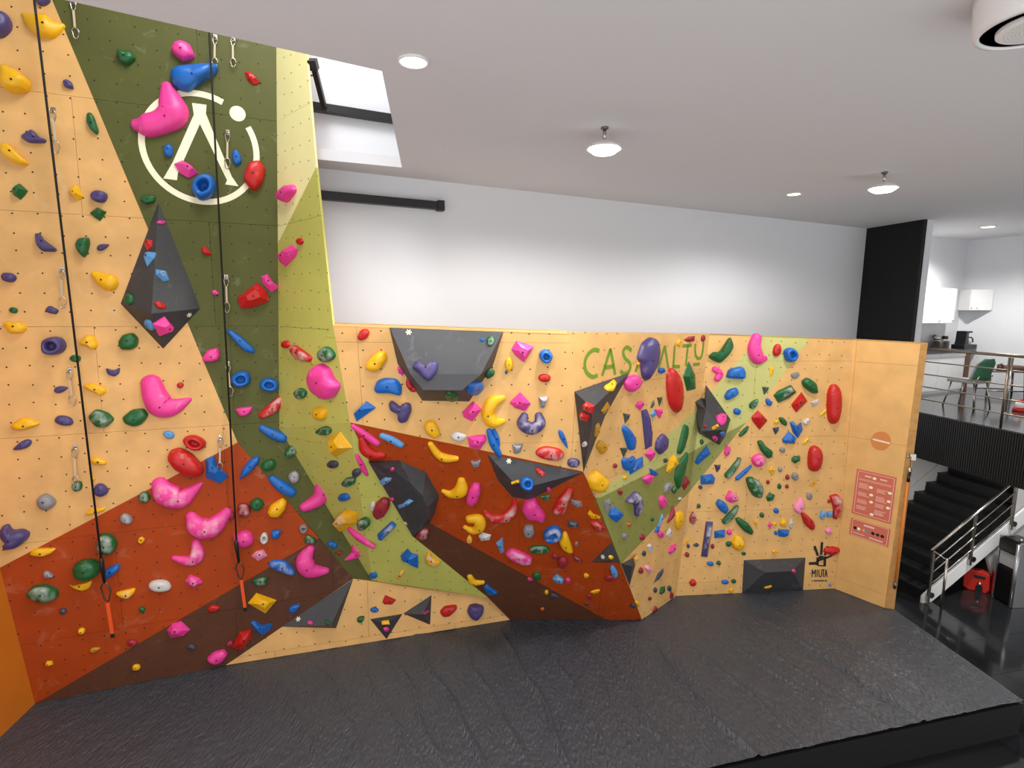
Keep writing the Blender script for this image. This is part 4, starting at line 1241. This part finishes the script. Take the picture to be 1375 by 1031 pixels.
def sausage(sp, rg):
    """sp: (x, y, r) already in metres"""
    s = catmull(sp, 5); m = len(s); vs, fs = [], []; NA = 9
    # rounded ends
    def sec(i):
        a, b = s[max(i-1, 0)], s[min(i+1, m-1)]; d = b[:2]-a[:2]; d = d/(np.linalg.norm(d)+1e-9); return d
    rows = []
    d0 = sec(0); r0 = max(.004, s[0][2])
    for q in (1.0, .75, .4): rows.append((s[0][:2]-d0*r0*math.sin(q*math.pi/2)*.9, r0*math.cos(q*math.pi/2)+.002, d0))
    for i in range(m): rows.append((s[i][:2], max(.004, s[i][2]), sec(i)))
    d1 = sec(m-1); r1 = max(.004, s[-1][2])
    for q in (.4, .75, 1.0): rows.append((s[-1][:2]+d1*r1*math.sin(q*math.pi/2)*.9, r1*math.cos(q*math.pi/2)+.002, d1))
    for c, r, d in rows:
        nn = np.array([-d[1], d[0]])
        for k in range(NA):
            t = math.pi*k/(NA-1); q = c+nn*r*math.cos(t); z = r*.95*(max(0, math.sin(t))**.8)-(.004 if k in (0, NA-1) else 0)
            vs.append((q[0], q[1], z))
    for i in range(len(rows)-1):
        for k in range(NA-1): fs.append((i*NA+k, i*NA+k+1, (i+1)*NA+k+1, (i+1)*NA+k))
    fs.append(tuple(range(NA))); fs.append(tuple(range((len(rows)-1)*NA+NA-1, (len(rows)-1)*NA-1, -1)))
    mid = s[m//2]; return vs, fs, (mid[0], mid[1], mid[2]*.95)
CNAME = {'Y': 'yellow', 'P': 'purple', 'G': 'dark green', 'R': 'red', 'B': 'blue', 'K': 'pink', 'A': 'grey', 'W': 'pale grey', 'b': 'light blue', 'm': 'dark red', 'V': 'slate grey', 'T': 'grey-green', 'O': 'orange', 'y': 'amber', 'p': 'pale pink'}
BOLT = {}
def boltmesh(r):
    k = round(r, 4)
    if k not in BOLT:
        vs, fs = lathe((0, 0, 0), [(k, -.004), (k, .003), (k*.6, .0035), (k*.55, .001)], 8)
        me = bpy.data.meshes.new('bolt'); me.from_pydata([tuple(v) for v in vs], [], fs); me.materials.append(MATS['bolt_dark']); BOLT[k] = me
    return BOLT[k]
recs = []
crop = None
for li, line in enumerate(HOLDS.strip().split('\n')):
    if line[0] == '@': crop = line[1:]; continue
    w = line.split(); kind, colk = w[0], w[1]; chalky = colk.endswith('*'); ck = colk[0]
    rg = random.Random(li*7+3); s_ = CROPS[crop][2]
    if kind in 'otd':
        cx, cy, ln_, wd_, an = map(float, w[2:7]); an = math.radians(an); pts = []
        nseg = 18; ph0 = rg.random()*6
        for i in range(nseg):
            t = 2*math.pi*i/nseg; x, y = ln_/2*math.cos(t), wd_/2*math.sin(t)
            if kind == 't': y *= (1-.62*(x/(ln_/2)*.5+.5)**1.6)*1.15; x *= 1.0
            else:
                y *= 1+.09*math.sin(t*2+ph0); x *= 1+.05*math.sin(3*t+li)
            pts.append(cpx(crop, cx+x*math.cos(an)-y*math.sin(an), cy+x*math.sin(an)+y*math.cos(an)))
        c0_ = cpx(crop, cx, cy); rad = None
    else:
        raw = [tuple(map(float, q.split(','))) for q in w[2:]]
        pts = [cpx(crop, q[0], q[1]) for q in raw]
        c0_ = (sum(p[0] for p in pts)/len(pts), sum(p[1] for p in pts)/len(pts)) if kind != 's' else pts[len(pts)//2]
    h_ = hit(max(2, c0_[0]), max(2, c0_[1]))
    if h_ is None:
        h_ = hit(c0_[0], c0_[1]+6)
        if h_ is None: print('HOLD MISS', line); continue
    pos, n, (fname, aw) = h_
    e1, e2 = basis(n)
    if c0_[0] < 2 or c0_[1] < 2: pos = on(c0_[0], c0_[1], (pos, n))
    dist = np.linalg.norm(pos-CAM); cosv = max(.35, float(np.dot(-(pos-CAM)/dist, n)))
    if kind == 's': hpx = 2*sum(q[2] for q in raw)/len(raw)/s_*.5
    else: hpx = abs(parea(pts))/max(max(p[0] for p in pts)-min(p[0] for p in pts), max(p[1] for p in pts)-min(p[1] for p in pts))*.55
    h = min(.16, max(.020, hpx*dist/FPX))                  # how far the body stands off the wall
    def loc2(u, v): q = on(u, v, (pos+n*h*.42, n))-pos; return (float(np.dot(q, e1)), float(np.dot(q, e2)))
    lp = [loc2(*p) for p in pts]
    # shrink/shift a little for the body standing proud of the wall
    ext = (max(p[0] for p in lp)-min(p[0] for p in lp), max(p[1] for p in lp)-min(p[1] for p in lp))
    if kind == 's':
        sp = [(p[0], p[1], q[2]/s_*dist/FPX*1.0) for p, q in zip(lp, raw)]
        vs, fs, top = sausage(sp, rg); size = sum(math.hypot(sp[i+1][0]-sp[i][0], sp[i+1][1]-sp[i][1]) for i in range(len(sp)-1))+sp[0][2]+sp[-1][2]; smooth = True
        a0 = math.atan2(sp[1][1]-sp[0][1], sp[1][0]-sp[0][0]); a1 = math.atan2(sp[-1][1]-sp[-2][1], sp[-1][0]-sp[-2][0]); bend = abs((a1-a0+math.pi) % (2*math.pi)-math.pi)
        word = 'hooked' if bend > 1.9 else 'crescent' if bend > .7 else 'long curved'
    else:
        size = max(ext); mn = min(ext); A_ = abs(parea(lp)); thk = A_/max(size, 1e-3)
        asp = size/max(thk, 1e-3)
        if kind == 'f': vs, fs, top = gem(lp, h*1.05, rg); smooth = False; word = 'angular' if asp < 2.6 else 'angular stick'
        elif kind == 'd':
            vs, fs, top = dome(lp, h*1.15, rg, ((1, 0), (.985, .35), (.90, .75), (.74, .97), (.60, 1.0), (.48, .90), (.42, .6), (.38, .2)), (0, 0)); smooth = True; word = 'pocket'
        else:
            out = chaikin(lp, 2) if kind == 'y' else lp
            vs, fs, top = dome(out, h, rg, shift=(0, ext[1]*rg.uniform(-.08, .12))); smooth = True
            word = 'teardrop' if kind == 't' else ('rounded' if kind == 'y' else ('long oval' if asp > 2.6 else 'oval' if asp > 1.6 else 'round'))
    me = bpy.data.meshes.new('climbing_hold'); me.from_pydata(vs, [], fs)
    if smooth:
        for p in me.polygons: p.use_smooth = True
    bm = bmesh.new(); bm.from_mesh(me); bmesh.ops.recalc_face_normals(bm, faces=bm.faces); bm.to_mesh(me); bm.free()
    me.materials.append(MATS['hold_'+ck+('_chalky' if chalky else '')])
    tiny = size < .17
    o = bpy.data.objects.new('foothold_chip' if tiny else 'climbing_hold', me); COL.objects.link(o)
    o.matrix_world = Matrix(((e1[0], e2[0], n[0], pos[0]), (e1[1], e2[1], n[1], pos[1]), (e1[2], e2[2], n[2], pos[2]), (0, 0, 0, 1)))
    b = bpy.data.objects.new('bolt', boltmesh(.006 if tiny else .010)); COL.objects.link(b); b.parent = o; b.location = (top[0], top[1], top[2]+.001)
    recs.append(dict(o=o, c=CNAME[ck], chalk=chalky, word=word, size=size, px=c0_, aw=aw, vol=(fname == 'volume'), tiny=tiny))
# ---- labels: look first, then the surface, then the neighbour that tells it apart
def sw(r): return 'tiny' if r['size'] < .13 else 'small' if r['size'] < .24 else 'medium' if r['size'] < .42 else 'large'
def look(r):
    return f"{sw(r)} {'chalky ' if r['chalk'] else ''}{r['c']} {r['word']} {'chip' if r['tiny'] else 'hold'}"
def short(r): return f"{'chalky ' if r['chalk'] else ''}{r['c']} {r['word']} {'chip' if r['tiny'] else 'hold'}"
from collections import Counter
base = {id(r): f"{look(r)} on {r['aw']}" for r in recs}
cnt = Counter(base.values()); used = set()
ORD = ['first', 'second', 'third', 'fourth', 'fifth', 'sixth', 'seventh', 'eighth', 'ninth', 'tenth']
def rel(r, q):
    dx, dy = r['px'][0]-q['px'][0], r['px'][1]-q['px'][1]
    return ('right of' if dx > 0 else 'left of') if abs(dx) > abs(dy) else ('below' if dy > 0 else 'above')
for r in sorted(recs, key=lambda r: -r['size']):
    b = base[id(r)]
    if cnt[b] == 1: lab = b
    else:
        lab = None
        near = sorted([q for q in recs if q is not r], key=lambda q: math.hypot(q['px'][0]-r['px'][0], q['px'][1]-r['px'][1])-min(40, q['size']*40))
        twins = [q for q in recs if q is not r and base[id(q)] == b]
        for q in near[:10]:
            cand = f"{b}, just {rel(r, q)} a {short(q)}"
            if cand in used or len(cand.split()) > 16: continue
            clash = False
            dq = math.hypot(q['px'][0]-r['px'][0], q['px'][1]-r['px'][1])
            for tw in twins:
                for z in recs:
                    if z is tw or short(z) != short(q): continue
                    if rel(tw, z) == rel(r, q) and math.hypot(z['px'][0]-tw['px'][0], z['px'][1]-tw['px'][1]) < dq*2.0+25: clash = True; break
                if clash: break
            if not clash: lab = cand; break
        if lab is None:
            fam = sorted([q for q in recs if base[id(q)] == b], key=lambda q: q['px'][1]); k = fam.index(r)
            lab = f"{b}, {'topmost' if k == 0 else 'lowest' if k == len(fam)-1 else ORD[k]+' from top'} of {len(fam)} alike" if k < 10 else f"{b}, {ORD[len(fam)-1-k]} from bottom of {len(fam)} alike"
    used.add(lab)
    tag(r['o'], lab, 'foothold' if r['tiny'] else 'climbing hold', ('footholds on the ' if r['tiny'] else 'climbing holds on the ')+r['aw'])
if len(used) != len(recs): print('LABEL DUPES', len(recs)-len(used))
_lw = max(len(x.split()) for x in used); print('HOLDS', len(recs), 'maxwords', _lw)

# white maker's marks printed on the volumes
for cr_, x, y, vn in (('d1', 510, 122, 1), ('c4', 373, 725, 0), ('d2', 297, 932, 4), ('d5', 585, 385, 3), ('c8', 795, 678, 5), ('d7', 232, 597, 10)):
    u, v = cpx(cr_, x, y); h_ = hit(u, v)
    if h_ is None or h_[2][0] != 'volume': print('MARK MISS', cr_, x, y); continue
    pos, n, _ = h_; e1, e2 = basis(n); vs, fs = [], []
    for a in (0, 1.05, 2.1):
        dv, sv2 = e1*math.cos(a)+e2*math.sin(a), -e1*math.sin(a)+e2*math.cos(a); k = len(vs)
        vs += [pos+n*.003+dv*i*.032+sv2*j*.006 for i, j in ((-1, -1), (1, -1), (1, 1), (-1, 1))]; fs.append((k, k+1, k+2, k+3))
    mk('printed_mark', (vs, fs), 'cream_paint', VOLS[vn])
# ================================================================== ropes and quickdraws on the tall wall
nA = plA[1]; eA1, eA2 = basis(nA)
def offA(u, v, h): return on(u, v, (plA[0]+nA*h, nA))
def rope(u0, v0, u1, v1, ub, vb, label):
    """black line from above the ceiling edge down to the orange tail"""
    a, b = offA(u0, v0, .20), offA(u1, v1, .16); top = upto(b, a, 8.4)
    t = thing('belay_rope', b, label, 'rope', 'auto belay lines on the tall wall')
    mk('line', tube([top, a, b], .011, 8), 'rope_black', t, smooth=True)
    c = offA(ub, vb, .13); d = nrm(c-b); ll = np.linalg.norm(c-b)
    k1 = b+d*ll*.54
    mk('swivel', tube([b-d*.10, b-d*.06, b, b+d*ll*.25], [.016, .024, .024, .014], 10), 'black_metal', t, smooth=True)
    mk('carabiner', torus_loop(b+d*ll*.38, d, nA, ll*.14, .045, .009), 'dark_steel', t, smooth=True)
    mk('orange_tail', obox(k1-eA1*.018, c-k1, eA1*.036, nA*.012), 'strap_orange', t)
    mk('tail_clip', obox(c-eA1*.02, d*.05, eA1*.04, nA*.02), 'black_metal', t, bevel=.004)
def torus_loop(c, d, n, hl, hw, r):
    s = nrm(np.cross(d, n)); pts = []
    for k in range(17):
        a = 2*math.pi*k/16; pts.append(c+d*hl*math.cos(a)+s*hw*math.sin(a)*(1 if math.cos(a) < 0 else .75))
    return tube(pts, r, 6)
rope(46, 0, 137, 760, 151, 850, 'black belay line with orange tail hanging over the beige left part')
rope(281, 45, 318, 735, 329, 815, 'black belay line with orange tail hanging over the dark green band')
def quickdraw(u0, v0, u1, v1, label, sling='sling'):
    a, b = offA(u0, v0, .0), offA(u1, v1, .05); ah = a+nA*.03
    t = thing('quickdraw', a, label, 'quickdraw', 'metal quickdraws on the tall wall')
    d = nrm(b-ah); L_ = np.linalg.norm(b-ah)
    hg = mk('hanger_plate', obox(a-eA1*.022-eA2*.03+nA*.002, eA1*.044, eA2*.06, nA*.006), 'steel', t, bevel=.004)
    mk('hanger_bolt', lathe(a+nA*.006, [(.012, 0), (.012, .012), (.005, .015)], 8, nA), 'dark_steel', hg)
    mk('upper_carabiner', torus_loop(ah+d*L_*.14, d, nA, L_*.13, .026, .006), 'steel', t, smooth=True)
    mk('sling', obox(ah+d*L_*.26-eA1*.010, d*L_*.46, eA1*.02, nA*.004), sling, t)
    mk('lower_carabiner', torus_loop(ah+d*L_*.85, d, nA, L_*.15, .032, .006), 'steel', t, smooth=True)
QD = [(99, 2, 102, 52, 'steel quickdraw at the very top of the dark green band by the ceiling'),
      (72, 148, 76, 206, 'uppermost quickdraw on the beige wall beside the left belay line'),
      (289, 50, 288, 90, 'quickdraw by the ceiling directly above the large blue hold'), (313, 52, 313, 90, 'quickdraw by the ceiling between the blue and the red hold'),
      (306, 178, 305, 227, 'quickdraw hanging over the right leg of the round logo'), (304, 372, 305, 420, 'quickdraw on the dark green band left of the red angular hold'),
      (306, 488, 310, 532, 'quickdraw on the dark green band left of the two blue pockets'), (84, 362, 84, 414, 'quickdraw on the beige wall level with the kite volume'),
      (94, 497, 98, 545, 'quickdraw on the beige wall just right of the purple pocket'), (101, 600, 102, 655, 'lowest quickdraw on the beige wall above a chalky green hold'),
      (296, 588, 295, 634, 'lowest quickdraw over the blue hold at the rust border')]
for q in QD: quickdraw(*q[:4], q[4])

# ================================================================== painted logo, lettering and posters
def flat(name, crop, pts, pl, m, parent, h=.003):
    p0, n = pl
    q = [on(*cpx(crop, *p), (p0+n*h, n)) for p in pts]
    return mk(name, prism(q, -n*.002), m, parent)
def ribbon(pts3, n, w):
    pts3 = [V3(p) for p in pts3]; m = len(pts3); vs, fs = [], []
    for i in range(m):
        d = nrm(pts3[min(i+1, m-1)]-pts3[max(i-1, 0)]); s = np.cross(n, d)
        vs += [pts3[i]-s*w/2, pts3[i]+s*w/2]
    for i in range(m-1): fs.append((2*i, 2*i+1, 2*i+3, 2*i+2))
    return vs, fs
def stroke(crop, pts, pl, w, h=.003, smooth=False):
    p0, n = pl
    if smooth: pts = [tuple(p) for p in catmull([tuple(map(float, p)) for p in pts], 5)]
    q = [on(*cpx(crop, *p), (p0+n*h, n)) for p in pts]
    if smooth or len(q) == 2: return ribbon(q, n, w)
    return join(*[ribbon(q[i:i+2], n, w) for i in range(len(q)-1)])
wallA = bpy.data.objects['wall_left_tall']; wallD = bpy.data.objects['wall_corner']; wallE = bpy.data.objects['wall_right']; wallF = bpy.data.objects['wall_end_panel']
plA3 = (plA[0]+nA*.003, nA)
ex = [on(*p, plA3) for p in [(189.5, 192), (343.5, 202), (261, 127), (280, 273)]]
cen = sum(ex)/4; rw = .5*np.linalg.norm(ex[1]-ex[0]); rh = .5*np.linalg.norm(ex[3]-ex[2]); rr_ = (rw+rh)/2
ga = [np.arctan2(np.dot(on(*cpx('c2', *p), plA3)-cen, eA2), np.dot(on(*cpx('c2', *p), plA3)-cen, eA1)) for p in ((555, 545), (688, 680))]
a0, a1 = ga[0], ga[1]+2*math.pi
vs, fs = [], []
for k in range(61):
    a = a0+(a1-a0)*k/60
    for r_ in (rr_-.033, rr_+.033): vs.append(cen+eA1*r_*math.cos(a)*rw/rr_+eA2*r_*math.sin(a)*rh/rr_)
    if k < 60: fs.append((2*k, 2*k+1, 2*k+3, 2*k+2))
mk('logo_ring', (vs, fs), 'cream_paint', wallA)
dc = on(*cpx('c2', 631, 605), plA3)
mk('logo_dot', ([dc+eA1*.085*math.cos(k*math.pi/12)+eA2*.085*math.sin(k*math.pi/12) for k in range(24)], [tuple(range(24))]), 'cream_paint', wallA)
flat('logo_letter', 'c2', [(235, 950), (285, 865), (398, 610), (388, 548), (465, 558), (462, 605), (500, 700), (600, 940), (636, 992), (565, 982), (575, 960), (430, 660), (312, 925), (308, 960)], plA, 'cream_paint', wallA)
SG = [[(210, 240), (178, 232), (140, 260), (119, 312), (128, 370), (165, 402), (200, 393)], [(228, 395), (280, 225), (310, 388)], [(243, 345), (302, 335)],
      [(413, 238), (385, 216), (360, 242), (372, 285), (404, 320), (398, 365), (365, 382), (343, 365)], [(437, 370), (495, 215), (540, 360)], [(455, 320), (525, 315)],
      [(583, 352), (622, 208), (645, 350)], [(685, 205), (675, 340)], [(672, 338), (717, 338)], [(735, 208), (792, 203)], [(768, 205), (755, 332)], [(815, 195), (814, 250), (826, 284), (848, 282), (861, 240), (866, 185)], [(800, 326), (842, 322)]]
NMS = ['letter_c', 'letter_a', None, 'letter_s', 'letter_a', None, 'letter_a', 'letter_l', None, 'letter_t', None, 'letter_u', 'letter_underline']
grp = []
for sgs, nm_ in zip(SG, NMS):
    g = stroke('d3', sgs, plD, .05, smooth=len(sgs) > 3)
    if nm_ is None: grp[-1] = (grp[-1][0], join(grp[-1][1], g))
    else: grp.append((nm_, g))
for nm_, g in grp: mk(nm_, g, 'sign_green', wallD)
# hand print and name on the right wall
g = []
for pts, wdt in [([(720, 530), (742, 590)], .045), ([(768, 505), (762, 585)], .045), ([(803, 530), (785, 590)], .04), ([(685, 640), (735, 638)], .05), ([(735, 625), (812, 598), (848, 580)], .035), ([(742, 600), (738, 650)], .05), ([(762, 590), (760, 612)], .08), ([(785, 595), (785, 655)], .05), ([(740, 652), (788, 655)], .02)]:
    g.append(stroke('d8', pts, plE, wdt, .004))
mk('hand_print', join(*g), 'black_print', wallE)
g = [stroke('d8', p, plE, .017, .004) for p in [[(706, 724), (706, 678), (716, 705), (726, 678), (726, 724)], [(737, 678), (737, 724)], [(748, 678), (749, 716), (757, 724), (765, 716), (765, 678)], [(768, 679), (784, 679)], [(776, 679), (776, 724)], [(786, 724), (793, 678), (800, 724)], [(788, 708), (799, 708)]]]
mk('name_lettering', join(*g), 'black_print', wallE)
g = [stroke('d8', [(x, 748), (x+5.5, 748)], plE, .024, .004) for x in (703, 716, 723, 730, 738, 746, 753, 760, 768, 776, 787, 793)]
mk('small_lettering', join(*g), 'black_print', wallE)
# sticker and posters on the end panel
CROPS['f1'] = (1130, 570, 6.06)
plF3 = (plF[0]+plF[1]*.004, plF[1])
stk = [(320+82*math.cos(k*math.pi/14), 132+76*math.sin(k*math.pi/14)) for k in range(28)]
o = mk('round_sticker', prism([on(*cpx('f1', *p), plF3) for p in stk], -plF[1]*.003), 'sticker'); tag(o, 'round orange sticker with white lettering on the plywood end panel', 'sticker')
g = []
for i, x in enumerate(range(252, 386, 11)):
    y = 118+(x-252)*.25; g.append(stroke('f1', [(x, y), (x+8, y+2)], plF, .030 if i else .018, .006))
mk('sticker_lettering', join(*g), 'cream_paint', o)
def poster(quad, label):
    t = mk('poster', prism([on(*cpx('f1', *p), plF3) for p in quad], -plF[1]*.003), 'poster_red'); tag(t, label, 'poster')
    P_ = [np.array(p, float) for p in quad]
    def pq(x, y): return tuple((1-y)*((1-x)*P_[0]+x*P_[1])+y*((1-x)*P_[3]+x*P_[2]))
    g = [stroke('f1', [pq(a, b) for a, b in seg], plF, .007, .006) for seg in [((.05, .04), (.95, .04)), ((.95, .04), (.95, .96)), ((.95, .96), (.05, .96)), ((.05, .96), (.05, .04))]]
    mk('border', join(*g), 'poster_ink', t); return t, pq
t, pq = poster([(125, 357), (450, 432), (400, 812), (80, 718)], 'larger salmon red rules poster with two columns of text and icons')
rg = random.Random(8); g = []
for y in (.20, .225): g.append(stroke('f1', [pq(.08, y), pq(.9, y)], plF, .006, .006))
for colx, ys in ((.10, (.30, .33, .36, .39, .50, .53, .56, .66, .69, .72, .80, .83, .86)), (.55, (.34, .37, .40, .50, .53, .56, .59, .66, .69, .72, .80, .83, .86, .88))):
    for y in ys: g.append(stroke('f1', [pq(colx, y), pq(colx+rg.uniform(.2, .29), y)], plF, .009, .006))
g.append(stroke('f1', [pq(.22, .12), pq(.38, .12)], plF, .025, .006)); g.append(stroke('f1', [pq(.6, .12), pq(.78, .12)], plF, .02, .006))
mk('poster_text', join(*g), 'poster_ink', t)
for (x, y) in ((.46, .13), (.40, .34), (.43, .50), (.45, .65), (.88, .36), (.88, .54), (.88, .68), (.5, .91)):
    c = on(*cpx('f1', *pq(x, y)), (plF[0]+plF[1]*.007, plF[1])); f1, f2 = basis(plF[1])
    mk('icon', ([c+f1*.028*math.cos(k*math.pi/5)+f2*.022*math.sin(k*math.pi/5) for k in range(10)], [tuple(range(10))]), 'cream_paint', t)
t, pq = poster([(78, 757), (400, 852), (378, 1000), (62, 890)], 'smaller salmon red poster with a row of dots below the rules poster')
mk('poster_text', join(*[stroke('f1', [pq(a, y), pq(b, y)], plF, w_, .006) for a, b, y, w_ in ((.33, .6, .22, .03), (.08, .38, .8, .012), (.5, .85, .82, .02))]), 'poster_ink', t)
for x, mm in zip((.13, .22, .36, .41, .58, .70, .82), ('bolt_dark', 'cream_paint', 'hold_Y', 'hold_b', 'bolt_dark', 'black_print', 'black_print')):
    c = on(*cpx('f1', *pq(x, .52)), (plF[0]+plF[1]*.007, plF[1])); f1, f2 = basis(plF[1])
    mk('dot', ([c+f1*.026*math.cos(k*math.pi/5)+f2*.026*math.sin(k*math.pi/5) for k in range(10)], [tuple(range(10))]), mm, t)
# orange spring cover on the end panel edge
sA = lambda u, v, h: on(u, v, (plFS[0]+plFS[1]*h, plFS[1]))
a, b = sA(1219.5, 645, .05), sA(1202, 782, .05); d = nrm(b-a)
t = thing('barrier_pole', b, 'thin orange barrier pole hanging on the edge of the end panel', 'pole')
mk('pole', tube([a, b], .016, 10), 'tube_orange', t, smooth=True)
mk('top_grip', tube([a-d*.10, a+d*.02], .021, 10), 'black_plastic', t, smooth=True)
mk('end_tip', tube([b-d*.01, b+d*.10], .021, 10), 'dark_steel', t, smooth=True)
mk('joint', tube([a-d*.20, a-d*.10], .026, 10), 'steel', t, smooth=True)
hk_ = sA(1221, 612, .0)
mk('hook_plate', obox(hk_-Zv*.06-plFS[1]*.0, plFS[1]*.03, nrm(T8-T7)*.08, Zv*.10), 'steel', t, bevel=.004)
mk('hook_wire', tube([hk_-nrm(T8-T7)*.06+plFS[1]*.04, hk_+plFS[1]*.06, a-d*.2], .008, 6), 'steel', t, smooth=True)
